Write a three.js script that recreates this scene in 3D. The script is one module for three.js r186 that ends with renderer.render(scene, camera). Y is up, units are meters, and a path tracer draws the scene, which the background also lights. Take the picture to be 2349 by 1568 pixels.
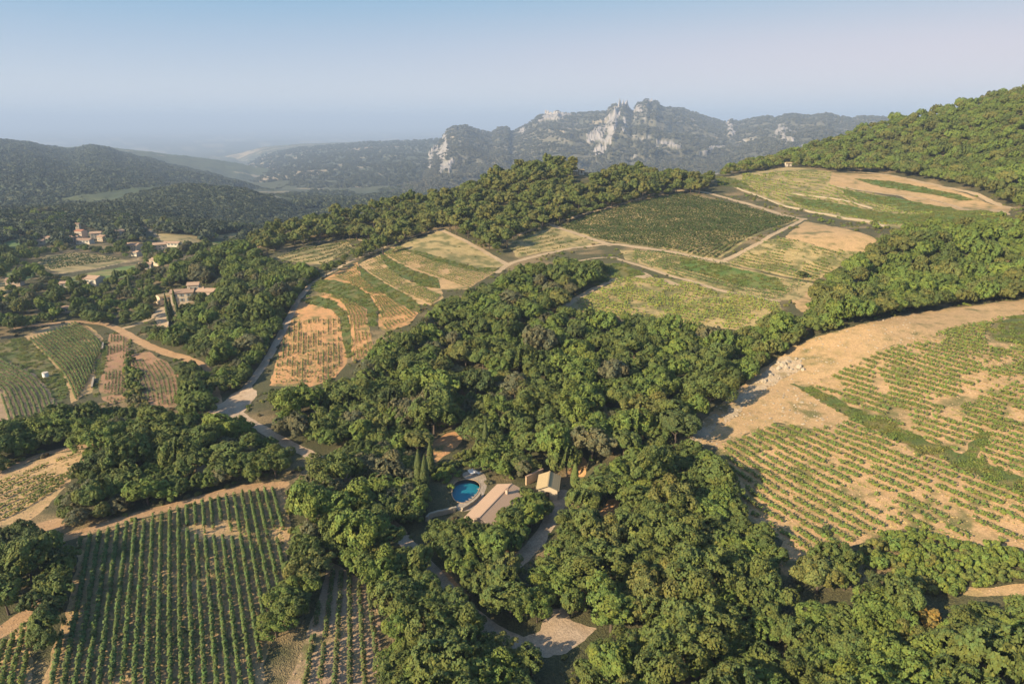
import * as THREE from 'three';
import { mergeGeometries, mergeVertices } from 'three/addons/utils/BufferGeometryUtils.js';

// ---------- camera, sky, sun, exposure, air ----------
const S = 1.25, EYE = 70 * S, VW = 2348, VH = 1568, W = 1024, H = 683, F = 682, PITCH = 18 * Math.PI / 180;
const scene = new THREE.Scene();
const camera = new THREE.PerspectiveCamera(2 * Math.atan(H / 2 / F) * 180 / Math.PI, W / H, 1, 120000);
camera.position.set(0, EYE, 0);
camera.lookAt(0, EYE - Math.tan(PITCH) * 100, -100);
const renderer = new THREE.WebGLRenderer({ antialias: true });
renderer.setSize(W, H);
renderer.toneMapping = THREE.LinearToneMapping;
renderer.toneMappingExposure = 1.95;
renderer.shadowMap.enabled = true;

const SUN = new THREE.Vector3(-0.75, 0.43, 0.5).normalize();
{ // clear summer sky: lilac above the horizon, blue higher up, paler towards the right where the air is thicker
  const w = 512, h = 256, data = new Float32Array(w * h * 4), d = new THREE.Vector3();
  const ramp = [[-90, .20, .21, .23], [-3, .30, .33, .40], [0, .375, .43, .50], [2, .415, .46, .515], [5, .315, .395, .495], [9, .185, .325, .465], [20, .11, .235, .42], [45, .08, .18, .37], [90, .06, .14, .33]];
  for (let j = 0; j < h; j++) for (let i = 0; i < w; i++) {
    const el = ((j + .5) / h - .5) * Math.PI, az = ((i + .5) / w - .5) * 2 * Math.PI;
    d.set(Math.cos(az) * Math.cos(el), Math.sin(el), Math.sin(az) * Math.cos(el));
    const e = el * 180 / Math.PI; let k = 0; while (k < ramp.length - 2 && e > ramp[k + 1][0]) k++;
    const t = THREE.MathUtils.clamp((e - ramp[k][0]) / (ramp[k + 1][0] - ramp[k][0]), 0, 1);
    const side = THREE.MathUtils.smoothstep(d.x, -.5, .7) * THREE.MathUtils.smoothstep(e, 0, 6) * THREE.MathUtils.smoothstep(-e, -50, -12);
    const glow = Math.pow(Math.max(0, d.dot(SUN)), 6) * .5 * THREE.MathUtils.smoothstep(e, -2, 4);
    for (let c = 0; c < 3; c++) data[(j * w + i) * 4 + c] = .77 * THREE.MathUtils.lerp(ramp[k][c + 1], ramp[k + 1][c + 1], t) * (1 + side * [.5, .16, .03][c]) + glow * [.9, .75, .5][c];
    data[(j * w + i) * 4 + 3] = 1;
  }
  const sky = new THREE.DataTexture(data, w, h, THREE.RGBAFormat, THREE.FloatType);
  sky.mapping = THREE.EquirectangularReflectionMapping; sky.magFilter = sky.minFilter = THREE.LinearFilter; sky.needsUpdate = true;
  scene.background = sky; scene.environment = sky;
  scene.backgroundIntensity = scene.environmentIntensity = 1;
}
const sun = new THREE.DirectionalLight(new THREE.Color().setRGB(1, .82, .58), 4.8);
sun.position.copy(SUN).multiplyScalar(900).add(new THREE.Vector3(0, 0, -200)); sun.target.position.set(0, 0, -200);
sun.castShadow = true; sun.shadow.mapSize.set(4096, 4096); sun.shadow.radius = 1;
Object.assign(sun.shadow.camera, { left: -600, right: 600, top: 600, bottom: -600, near: 10, far: 2500 });
scene.add(sun, sun.target);
scene.fog = new THREE.FogExp2(new THREE.Color().setRGB(.58, .75, 1), 1.1e-4);

// ---------- numbers, noise, names ----------
const { clamp, lerp, smoothstep } = THREE.MathUtils;
function rng(seed) { let a = seed >>> 0; return () => { a = (a + 0x6D2B79F5) | 0; let t = Math.imul(a ^ (a >>> 15), 1 | a); t = (t + Math.imul(t ^ (t >>> 7), 61 | t)) ^ t; return ((t ^ (t >>> 14)) >>> 0) / 4294967296; }; }
const hash2 = (x, y, s) => { let h = Math.imul(x, 374761393) + Math.imul(y, 668265263) + Math.imul(s, 2147483647) | 0; h = Math.imul(h ^ (h >>> 13), 1274126177); return ((h ^ (h >>> 16)) >>> 0) / 4294967296; };
function noise(x, y, s = 0) { const ix = Math.floor(x), iy = Math.floor(y); let fx = x - ix, fy = y - iy; fx = fx * fx * (3 - 2 * fx); fy = fy * fy * (3 - 2 * fy); const a = hash2(ix, iy, s), b = hash2(ix + 1, iy, s), c = hash2(ix, iy + 1, s), d = hash2(ix + 1, iy + 1, s); return a + (b - a) * fx + (c - a) * fy + (a - b - c + d) * fx * fy; }
const fbm = (x, y, o = 4, s = 0) => { let v = 0, a = .5, n = 0; for (let i = 0; i < o; i++) { v += a * noise(x, y, s + i); n += a; x = x * 2.03 + 7.1; y = y * 2.03 + 3.7; a *= .5; } return v / n; };
const used = new Map();
function numbered(n) { const k = used.get(n) ?? 0; used.set(n, k + 1); return k ? `${n}_${String(k).padStart(3, '0')}` : n; }
function tag(o, label, category, group, kind) { if (label) o.userData.label = label; if (category) o.userData.category = category; if (group) o.userData.group = group; if (kind) o.userData.kind = kind; return o; }
function mesh(name, g, m, parent) { const o = new THREE.Mesh(g, m); o.castShadow = o.receiveShadow = true; if (parent) { o.name = name; parent.add(o); } else { o.name = numbered(name); scene.add(o); } return o; }
function base(name, x, y, z, turn = 0) { const o = new THREE.Group(); o.name = numbered(name); o.position.set(x, y, z); o.rotation.y = turn; scene.add(o); return o; }
const RGB = (r, g, b) => new THREE.Color().setRGB(r, g, b);
const ORD = (() => { const u = ['', 'first', 'second', 'third', 'fourth', 'fifth', 'sixth', 'seventh', 'eighth', 'ninth', 'tenth', 'eleventh', 'twelfth', 'thirteenth', 'fourteenth', 'fifteenth', 'sixteenth', 'seventeenth', 'eighteenth', 'nineteenth'], t = ['', '', 'twent', 'thirt', 'fort', 'fift', 'sixt', 'sevent', 'eight', 'ninet']; return (n) => n < 20 ? u[n] : n < 100 ? (n % 10 ? t[n / 10 | 0] + 'y-' + u[n % 10] : t[n / 10 | 0] + 'ieth') : 'hundredth'; })();
const P2 = (s) => s.trim().split(/\s+/).map((p) => p.split(',').map(Number));

// ---------- the land: one height field over the whole country ----------
// a sight line through a point of the 2348 x 1568 view: compass angle and fall per metre
function sight(vx, vy) { const X = (vx - VW / 2) * W / VW, Y = (VH / 2 - vy) * W / VW, fwd = F * Math.cos(PITCH) + Y * Math.sin(PITCH), down = F * Math.sin(PITCH) - Y * Math.cos(PITCH), h = Math.hypot(X, fwd); return { az: Math.atan2(X, fwd), fall: down / h }; }
const knots = []; // az, ln r, height
const knot = (az, r, y) => knots.push([az, Math.log(r), y]);
// surveyed points: sight line and height (in units of S metres)
for (const l of `0,1568,0 400,1568,0 800,1568,0 1280,1568,1 1800,1568,3 2348,1568,8 170,1225,-2 640,1118,-2 0,1300,-3 750,1300,0 1070,1125,-1 1200,1110,0 1290,1480,1
1830,1255,4 1580,1010,3.5 1830,830,9 2340,705,19 2340,1225,10 2100,950,11 2000,1080,8 640,1010,-1.5 540,905,-4 300,1150,-3 100,1180,-4 0,1090,-5.5 200,1020,-4.5 330,1000,-3.5
620,880,-2 690,668,2 770,625,5 1160,605,10 1060,665,8 900,755,3 800,850,-.5 730,700,2 100,960,-8 180,740,-12 0,820,-11 400,815,-9 260,925,-7.5 400,930,-6 370,725,-10.5 430,690,-10
1300,703,8 1430,640,11.5 1700,745,9.5 1850,690,14 1780,640,15 1250,900,1 1500,850,3 1350,1050,1.5 1000,900,0 800,950,-1.5 1600,1250,2.5 1500,1500,1.5 2000,1400,5.5 1750,1150,3.5`.split(/\s+/)) { const [x, y, h] = l.split(',').map(Number), s = sight(x, y); knot(s.az, (EYE - h * S) / s.fall, h * S); }
// sight line and distance, and how far below the sight line the ground lies (under a canopy)
for (const l of `1010,530,362,0 1280,515,372,0 1560,450,435,0 1830,500,372,0 1640,595,285,0 1400,560,318,0 1900,575,290,0 2010,550,300,0 1650,410,500,0 1800,385,560,0 1920,395,530,0 2040,380,560,0 2320,480,360,0 2200,505,340,0 1900,490,390,0 2310,500,340,0
600,575,385,2 800,555,400,2 550,545,430,6 640,505,445,7 700,490,450,7 800,465,455,7 900,452,460,7 1000,440,468,7 1060,425,475,7 1110,400,480,7 1180,372,486,7 1270,358,490,7 1320,368,500,7 1345,398,505,6 1450,370,525,7 1500,388,545,7 1600,395,580,6 1700,372,640,6 1800,352,660,6 1850,335,660,7 1900,314,660,8 1960,290,655,10 2000,275,650,12 2200,232,620,15 2348,190,590,15 2500,150,580,15
2100,620,275,5 2250,560,300,5 2340,600,285,5 2340,460,420,4 2250,425,455,4 2120,400,500,4 2348,350,490,8 2200,330,560,8 2050,345,590,7 1950,700,205,6 2200,680,225,6
200,545,655,0 160,600,510,0 60,650,417,0 200,642,420,0 380,600,486,0 20,500,860,0 500,520,810,0 300,560,600,0 650,482,1180,0 350,480,1000,0 100,480,1050,0 450,570,560,0 560,535,640,0`.split(/\s+/)) { const [x, y, r, c] = l.split(',').map(Number), s = sight(x, y); knot(s.az, r * S, EYE - r * S * s.fall - c * S); }
const deg = Math.PI / 180;
for (const [a, r, y] of [[-62, 150, -5], [-62, 300, -14], [-62, 600, -30], [-62, 1100, -55], [62, 90, 16], [62, 180, 26], [62, 400, 55], [62, 700, 110], [50, 600, 105], [38, 900, 85], [30, 900, 55], [20, 950, 20], [-50, 60, 2], [0, 40, 2], [50, 55, 8], [-20, 60, 0], [25, 50, 4],
  [-20, 600, -45], [-10, 620, -40], [0, 680, -30], [8, 700, -20], [14, 800, -10], [-10, 900, -85], [0, 1000, -85], [10, 1100, -75], [-20, 1000, -75], [20, 1400, -30], [35, 1400, 10], [55, 1400, 60],
  [-62, 2000, -95], [-40, 2000, -100], [-20, 1700, -105], [-18, 2500, -140], [-10, 2000, -125], [0, 2000, -120], [15, 2200, -90], [35, 2400, -60], [60, 2400, -40], [-62, 4000, -180], [-35, 4000, -200], [-15, 4500, -240], [10, 4500, -230], [35, 4500, -200], [60, 4500, -180],
  [-62, 9000, -280], [-30, 9000, -280], [0, 9000, -280], [30, 9000, -280], [62, 9000, -280], [-62, 45000, -300], [-30, 45000, -300], [0, 45000, -300], [30, 45000, -300], [62, 45000, -300]]) knot(a * deg, r * S, y * S);
const KC = .004; // squared softness of each survey point
const weights = (() => { // solve the multiquadric system
  const n = knots.length, A = knots.map((p, i) => { const row = new Float64Array(n + 2); knots.forEach((q, j) => { row[j] = Math.sqrt((p[0] - q[0]) ** 2 + (p[1] - q[1]) ** 2 + KC); }); row[i] += -.012; row[n] = 1; row[n + 1] = p[2]; return row; });
  const last = new Float64Array(n + 2); last.fill(1, 0, n); A.push(last);
  const m = n + 1;
  for (let i = 0; i < m; i++) { let b = i; for (let k = i + 1; k < m; k++) if (Math.abs(A[k][i]) > Math.abs(A[b][i])) b = k; [A[i], A[b]] = [A[b], A[i]]; for (let k = i + 1; k < m; k++) { const f = A[k][i] / A[i][i]; if (f) for (let j = i; j <= m; j++) A[k][j] -= f * A[i][j]; } }
  const x = new Float64Array(m); for (let i = m - 1; i >= 0; i--) { let v = A[i][m]; for (let j = i + 1; j < m; j++) v -= A[i][j] * x[j]; x[i] = v / A[i][i]; }
  return x;
})();
function survey(az, lr) { let v = weights[knots.length]; for (let i = 0; i < knots.length; i++) { const a = az - knots[i][0], b = lr - knots[i][1]; v += weights[i] * Math.sqrt(a * a + b * b + KC); } return v; }
const NA = 440, A0 = -62 * deg, DA = 124 * deg / NA, rings = [25];
while (rings.at(-1) < 60000) { const r = rings.at(-1); rings.push(r * (r < 130 ? 1.007 : r < 900 ? 1.0062 : r < 9000 ? 1.02 : 1.1)); }
const NR = rings.length - 1, lnr = rings.map(Math.log), NV = NA + 1;
const HT = new Float32Array(NV * (NR + 1));
for (let i = 0; i <= NR; i++) for (let j = 0; j <= NA; j++) {
  const az = A0 + j * DA, r = rings[i], x = r * Math.sin(az), z = -r * Math.cos(az), far = smoothstep(r, 500, 2500);
  HT[i * NV + j] = survey(az, lnr[i]) + (fbm(x / 9, z / 9, 2, 3) - .5) * .5 + (fbm(x / 40, z / 40, 3, 5) - .5) * 2.2 * smoothstep(r, 120, 400) + (fbm(x / 260, z / 260, 4, 9) - .5) * 60 * far * (1 - smoothstep(r, 7000, 12000)) + (fbm(x / 2500, z / 2500, 3, 19) - .5) * 90 * smoothstep(r, 6000, 12000);
}
function cell(x, z) {
  const az = Math.atan2(x, -z), r = Math.max(25.01, Math.hypot(x, z)); let u = clamp((az - A0) / DA, 0, NA - 1.1e-4), j = Math.floor(u);
  let lo = 0, hi = NR; while (hi - lo > 1) { const m = (lo + hi) >> 1; if (rings[m] <= r) lo = m; else hi = m; }
  return { i: lo, j, u: u - j, v: clamp((r - rings[lo]) / (rings[lo + 1] - rings[lo]), 0, 1) };
}
function groundAt(x, z) { const { i, j, u, v } = cell(x, z), a = HT[i * NV + j], b = HT[i * NV + j + 1], c = HT[(i + 1) * NV + j], d = HT[(i + 1) * NV + j + 1]; return u + v < 1 ? a + (b - a) * u + (c - a) * v : d + (c - d) * (1 - u) + (b - d) * (1 - v); }
// where the sight line through a view point meets the ground (or a surface `up` metres above it)
function land(vx, vy, up = 0, from = 28) {
  const { az, fall } = sight(vx, vy), u = clamp((az - A0) / DA, 0, NA - 1.1e-4), j = Math.floor(u), f = u - j, at = (i) => HT[i * NV + j] * (1 - f) + HT[i * NV + j + 1] * f + up;
  let i = 0; while (i < NR && rings[i] < from) i++;
  let g0 = EYE - rings[i] * fall - at(i);
  for (; i < NR; i++) { const g1 = EYE - rings[i + 1] * fall - at(i + 1); if (g1 <= 0) { const t = g0 > 0 ? g0 / (g0 - g1) : 0, r = lerp(rings[i], rings[i + 1], t), x = r * Math.sin(az), z = -r * Math.cos(az); return { x, z, y: groundAt(x, z), r }; } g0 = g1; }
  return null;
}
const L = (vx, vy, up) => land(vx, vy, up) ?? (() => { const { az } = sight(vx, vy), r = 900; return { x: r * Math.sin(az), z: -r * Math.cos(az), y: 0, r }; })();
const onLand = (s) => (typeof s === 'string' ? P2(s) : s).map(([x, y]) => { const p = L(x, y); return [p.x, p.z]; });
function smooth(pts, closed, n = 4) { const c = new THREE.CatmullRomCurve3(pts.map(([x, z]) => new THREE.Vector3(x, 0, z)), closed, 'centripetal'); return c.getPoints(pts.length * n).map((p) => [p.x, p.z]); }

// level ground for buildings and the pool
function level(vx, vy, radius, edge, dy = 0) { const p = L(vx, vy), y = p.y + dy; for (let i = 0; i <= NR && rings[i] < p.r + radius + edge + 5; i++) { if (rings[i] < p.r - radius - edge - 5) continue; for (let j = 0; j <= NA; j++) { const az = A0 + j * DA, d = Math.hypot(rings[i] * Math.sin(az) - p.x, -rings[i] * Math.cos(az) - p.z); if (d < radius + edge) { const k = i * NV + j; HT[k] = lerp(y, HT[k], smoothstep(d, radius, radius + edge)); } } } return y; }
level(1120, 1130, 17, 7); level(1255, 1105, 8, 5); level(430, 672, 13, 8, 1); level(480, 665, 9, 5, 1); level(195, 540, 22, 14); level(370, 566, 12, 8);

// ---------- regions of the ground ----------
// each: name, look, distance field (positive inside). The first that claims a spot has it.
const regions = [];
function polyField(poly, rag = .5, scale = 3.2) {
  const xs = poly.map((p) => p[0]), zs = poly.map((p) => p[1]), M = 9, bx = [Math.min(...xs) - M, Math.max(...xs) + M], bz = [Math.min(...zs) - M, Math.max(...zs) + M];
  const f = (x, z) => {
    if (x < bx[0] || x > bx[1] || z < bz[0] || z > bz[1]) return -M;
    let d = 1e9, inside = false;
    for (let i = 0, j = poly.length - 1; i < poly.length; j = i++) { const [ax, az] = poly[j], [cx, cz] = poly[i], ex = cx - ax, ez = cz - az, t = clamp(((x - ax) * ex + (z - az) * ez) / (ex * ex + ez * ez || 1), 0, 1), q = (x - ax - ex * t) ** 2 + (z - az - ez * t) ** 2; if (q < d) d = q; if ((az > z) !== (cz > z) && x < ex * (z - az) / ez + ax) inside = !inside; }
    return (inside ? 1 : -1) * Math.sqrt(d) + (fbm(x / scale, z / scale, 2, 31) - .5) * 2 * rag;
  };
  f.box = [bx, bz]; f.poly = poly; return f;
}
function lineField(line, width, rag = .3) {
  const xs = line.map((p) => p[0]), zs = line.map((p) => p[1]), M = 9 + width, bx = [Math.min(...xs) - M, Math.max(...xs) + M], bz = [Math.min(...zs) - M, Math.max(...zs) + M];
  const f = (x, z) => { if (x < bx[0] || x > bx[1] || z < bz[0] || z > bz[1]) return -9; let d = 1e9; for (let i = 1; i < line.length; i++) { const [ax, az] = line[i - 1], ex = line[i][0] - ax, ez = line[i][1] - az, t = clamp(((x - ax) * ex + (z - az) * ez) / (ex * ex + ez * ez || 1), 0, 1), q = (x - ax - ex * t) ** 2 + (z - az - ez * t) ** 2; if (q < d) d = q; } return width / 2 - Math.sqrt(d) + (fbm(x / 2.4, z / 2.4, 2, 37) - .5) * 2 * rag; };
  f.box = [bx, bz]; return f;
}
const region = (name, look, field, open) => { regions.push({ name, look, field, open }); return field; };
const area = (name, look, s, rag, open) => region(name, look, polyField(onLand(s), rag), open);
const way = (name, look, width, s, rag) => region(name, look, lineField(smooth(onLand(s), false), width, rag), false);

const poolLine = smooth(onLand('1036,1128 1044,1106 1066,1099 1088,1101 1100,1110 1097,1126 1082,1144 1062,1153 1048,1150 1039,1142'), true);
const poolField = polyField(poolLine, 0);
regions.push({ name: 'hole', look: 'none', field: poolField });
region('pool_terrace', 'paving', polyField(smooth(onLand('1060,1088 1078,1078 1102,1080 1114,1098 1110,1134 1090,1162 1058,1172 1046,1160 1070,1140 1085,1115'), true), .3));
// roads and tracks
way('road', 'gravel', 3.5, '706,660 680,694 646,762 616,818 577,874 535,925 560,960 605,985 660,1018 735,1054 800,1105 872,1175 925,1236 965,1282 1000,1322 1050,1380 1110,1432 1180,1470 1250,1488', .35);
area('road', 'gravel', '478,945 530,905 575,880 590,905 565,935 545,960 500,965', .8);
area('road', 'gravel', '1190,1462 1236,1442 1256,1404 1290,1394 1312,1420 1366,1440 1345,1470 1300,1498 1250,1506', .9);
way('road', 'gravel', 3.6, '1290,1130 1279,1160 1255,1205 1232,1240 1200,1275 1160,1310', .3);
way('dirt_track', 'track', 4.2, '40,752 100,744 170,737 235,742 280,760 325,785 380,808 432,824 468,845 484,880 496,930', .4);
way('dirt_track', 'pale', 4, '372,706 345,730 300,748 270,755', .6);
area('dirt_track', 'pale', '355,735 362,712 372,708 388,710 387,752 372,752', .4);
way('dirt_track', 'track', 4.2, '120,1240 175,1224 300,1186 450,1146 560,1119 645,1112', .35);
area('dirt_track', 'track', '62,1206 130,1188 152,1194 150,1212 110,1224 80,1228', .6);
way('dirt_track', 'track', 4, '-60,1480 0,1450 55,1412 90,1385 110,1350', .7);
way('dirt_track', 'track', 3.6, '-40,1108 0,1088 60,1056 130,1034 202,1021', .5);
way('dirt_track', 'pale', 3.4, '704,658 760,624 830,588 900,560 955,540 1010,527', .5);
way('dirt_track', 'pale', 3, '1010,527 1080,560 1130,588 1165,607', .5);
way('dirt_track', 'pale', 3.6, '1140,625 1165,607 1210,592 1260,580 1330,567 1400,560 1470,568 1560,582 1640,597 1662,602', .4);
way('dirt_track', 'pale', 3.6, '1262,514 1340,542 1400,562', .4);
way('dirt_track', 'pale', 3, '1150,552 1200,534 1270,510 1400,475 1500,445 1560,432', .5);
way('dirt_track', 'pale', 4.2, '1545,438 1590,437 1650,450 1740,475 1845,503', .6);
way('dirt_track', 'pale', 3.4, '1842,502 1760,545 1655,600', .4);
way('dirt_track', 'pale', 2.4, '1330,598 1395,590 1430,598 1530,630 1650,665 1785,690', .5);
way('dirt_track', 'pale', 3.4, '1286,708 1330,680 1375,656 1412,640', .5);
way('dirt_track', 'pale', 1.8, '1680,428 1740,450 1790,470 1880,490 2030,520', .5);
way('dirt_track', 'pale', 1.8, '1815,444 1860,450 1925,458 2000,480', .5);
way('dirt_track', 'pale', 3.5, '1915,392 1980,396 2040,402 2150,426 2250,450 2325,478', .9);
way('dirt_track', 'pale', 2.6, '1895,424 1950,432 2060,448 2180,470 2312,492', .6);
way('dirt_track', 'pale', 3, '130,629 203,619 271,605 325,592', .5);
way('dirt_track', 'pale', 3, '318,514 346,530 366,546', .6);
way('dirt_track', 'pale', 2.4, '600,577 660,566 740,553 800,548 850,552', .5);
way('dirt_track', 'pale', 1.6, '240,1155 300,1130 360,1112 430,1086', .5);
// grassy banks
const BK = .6;
area('grass_bank', 'bank', '700,654 735,642 766,642 815,656 847,677 868,709 860,750 844,746 842,709 815,693 777,677 729,669', BK);
area('grass_bank', 'bank', '689,690 724,677 767,693 796,720 804,758 806,820 798,822 785,774 780,731 759,709 724,701', BK);
area('grass_bank', 'bank', '820,612 852,631 882,650 928,674 963,699 958,716 930,704 890,680 853,658 828,634', BK);
area('grass_bank', 'bank', '869,581 909,602 955,623 1003,637 1010,661 976,658 922,637 885,607', BK);
area('grass_bank', 'bank', '904,570 949,575 1003,588 1057,605 1099,615 1140,612 1140,622 1099,624 1040,610 976,591', BK);
area('grass_bank', 'bank', '1815,880 1870,888 1980,943 2100,998 2210,1040 2360,1102 2360,1140 2200,1072 2080,1022 1950,957', 1.1);
area('grass_bank', 'bank', '2180,1060 2250,990 2280,1000 2240,1050 2220,1075', 1);
area('grass_bank', 'meadow', '2250,760 2290,735 2360,715 2360,790 2300,782', 1.4);
area('grass_bank', 'bank', '1300,600 1350,605 1430,606 1480,630 1420,640 1380,655 1320,650', .8);
area('grass_bank', 'meadow', '-20,790 50,775 72,784 113,824 145,862 157,901 133,925 113,889 80,857 30,833 -20,810', 1.2);
area('grass_bank', 'meadow', '233,785 243,780 246,800 240,840 228,880 222,910 212,905 222,860 220,835 232,810', .5);
area('grass_bank', 'bank', '1640,404 1700,416 1740,440 1690,430 1650,425', 1);
area('grass_bank', 'lush', '1800,450 1900,462 2000,483 2120,492 2310,501 2300,513 2200,521 2100,514 2030,513 1900,482 1830,468', 1);
area('grass_bank', 'lush', '1930,434 2060,455 2180,477 2300,496 2180,491 2050,476 1940,448', 1);
area('grass_bank', 'lush', '1560,590 1640,604 1720,622 1790,641 1800,668 1700,655 1620,630 1560,612', 1);
area('dry_field', 'pale', '1452,626 1478,624 1496,634 1480,641 1455,638', .8);
area('dry_field', 'pale', '1512,640 1545,646 1562,656 1535,655', .8);
area('dry_field', 'crop', '370,572 470,556 540,548 530,560 460,572 390,584', 1);
area('dry_field', 'dry', '470,545 560,535 590,540 540,550', 1);
area('dry_field', 'crop', '140,640 280,612 330,605 320,625 240,648 170,652', 1);
area('dry_field', 'crop', '10,628 80,608 76,638 20,650', 1);
area('dry_field', 'crop', '-20,566 60,540 84,548 30,582', 1);
area('dry_field', 'tan', '0,532 50,520 70,526 20,542', 1);
area('grass_bank', 'lush', '1960,411 2050,416 2150,436 2240,460 2200,460 2100,441 2000,424', 1);
// vineyards and open soil
const soil = {};
const field = (key, look, s, rag = .6) => (soil[key] = area('vineyard_soil', look, s, rag, true));
field('near', 'tan', '175,1240 300,1198 450,1158 560,1131 645,1122 668,1200 660,1300 636,1400 614,1480 602,1590 90,1590 140,1450 160,1350 178,1300');
field('corner', 'tan', '-60,1500 0,1478 50,1440 92,1420 78,1480 66,1590 -60,1590');
field('narrow', 'pink', '752,1285 800,1310 836,1335 870,1390 872,1480 864,1590 650,1590 690,1500 722,1400 742,1330');
field('left', 'tan', '55,770 109,748 167,738 210,750 240,778 233,812 217,836 219,872 209,901 193,905 163,926 157,891 139,859 110,821');
field('farleft', 'pink', '-60,800 0,812 30,833 80,857 113,889 133,929 120,945 66,975 20,985 -60,1000');
field('red', 'red', '250,764 292,768 296,817 290,869 288,912 259,930 238,918 225,885 240,833');
field('redtwo', 'red', '302,813 342,806 380,828 416,858 424,929 352,940 322,912 318,869 296,837');
field('lowleft', 'tan', '-60,1115 0,1094 60,1062 130,1040 204,1028 190,1060 160,1104 110,1160 62,1196 -60,1215');
field('front', 'orange', '618,884 640,800 668,724 690,690 724,699 759,707 780,729 785,774 798,830 770,864 700,893');
field('second', 'orange', '729,669 777,677 815,693 842,709 846,750 858,800 830,822 806,830 804,758 796,720 767,693 724,677');
field('third', 'orange', '740,642 820,600 830,634 890,680 930,704 958,718 940,742 890,762 868,752 868,709 847,677 815,656');
field('fourth', 'tan', '822,606 869,581 885,607 922,637 976,658 1012,662 1016,684 990,700 963,699 928,674 882,650 852,631');
field('fifth', 'tan', '872,578 908,562 976,591 1040,610 1099,624 1140,622 1110,640 1070,664 1012,664 1003,637 955,623 909,602');
area('dry_field', 'dry', '904,568 1010,528 1080,562 1160,606 1140,614 1099,616 1057,605 1003,588 949,575', .6);
field('slope', 'dry', '630,592 670,578 740,560 800,554 812,570 780,588 740,606 690,602');
field('plot', 'dry', '1160,556 1270,518 1385,556 1250,577 1185,592');
field('dark', 'dry', '1280,518 1420,475 1560,444 1690,468 1832,503 1645,596 1560,578 1405,556', .4);
area('dry_field', 'tan', '1845,508 1950,528 2012,550 1985,578 1900,574 1800,545', .8);
field('side', 'dry', '1665,602 1760,550 1800,545 1900,574 1985,578 1940,600 1868,645 1780,630');
field('below', 'dry', '1420,572 1560,586 1660,604 1780,634 1868,650 1830,690 1785,688 1650,662 1530,628 1435,596');
field('yellow', 'dry', '1286,708 1420,640 1480,632 1560,642 1650,668 1785,692 1800,720 1740,760 1600,745 1400,725');
field('upper', 'dry', '1640,412 1720,395 1800,384 1910,394 1900,424 1990,442 2180,475 2310,496 2260,516 2120,525 2030,522 1880,492 1790,472 1700,432');
area('dry_field', 'tan', '1900,395 2040,400 2150,425 2325,478 2312,492 2060,448 1895,424', .8);
area('dry_field', 'tan', '1840,650 1862,655 1865,720 1835,715 1815,690', .8);
area('scree', 'scree', '1660,945 1700,902 1745,858 1772,828 1800,816 1832,822 1840,842 1800,868 1762,888 1720,922 1690,950 1660,972', 1.2);
area('scree', 'scree', '1575,1012 1610,972 1640,946 1652,962 1625,1000 1590,1018', 1);
area('dry_field', 'tan', '1568,1018 1610,968 1650,925 1740,850 1820,793 1960,748 2130,713 2360,684 2360,716 2200,748 2050,792 1900,862 1840,895 1815,880 1850,900 1950,958 1930,978 1860,985 1780,970 1700,1000 1640,1022', 1);
field('right', 'peach', '1640,1018 1700,998 1780,968 1860,983 1950,955 1815,878 1900,858 2050,790 2200,745 2360,712 2420,712 2420,1290 2300,1260 2160,1230 2090,1210 2010,1225 1960,1250 1830,1275 1800,1330 1780,1330 1790,1240 1700,1180', 1);
area('dry_field', 'orange', '966,1052 985,1020 1020,995 1052,986 1060,1010 1030,1040 1000,1060', .7);
area('dry_field', 'orange', '1300,1085 1312,1052 1330,1038 1345,1060 1340,1090', .7);
area('dry_field', 'orange', '1375,1180 1390,1145 1412,1140 1420,1165 1400,1190', .7);
area('dry_field', 'orange', '1000,1310 1020,1306 1055,1345 1040,1352', .5);
area('dry_field', 'orange', '905,1215 925,1210 945,1235 930,1250', .5);
area('dry_field', 'tan', '2090,1340 2260,1350 2360,1335 2360,1365 2240,1368', .6);
field('hamlet', 'dry', '83,605 109,585 160,580 220,583 271,593 300,598 211,617 139,627');
area('dry_field', 'dry', '361,537 458,543 462,560 380,566', 1);
area('dry_field', 'dry', '-30,660 30,640 42,655 0,690', 1);

// what grows or lies on a spot
function regionAt(x, z) { for (const g of regions) { const [bx, bz] = g.field.box; if (x < bx[0] || x > bx[1] || z < bz[0] || z > bz[1]) continue; if (g.field(x, z) > 0) return g; } return null; }
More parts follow.
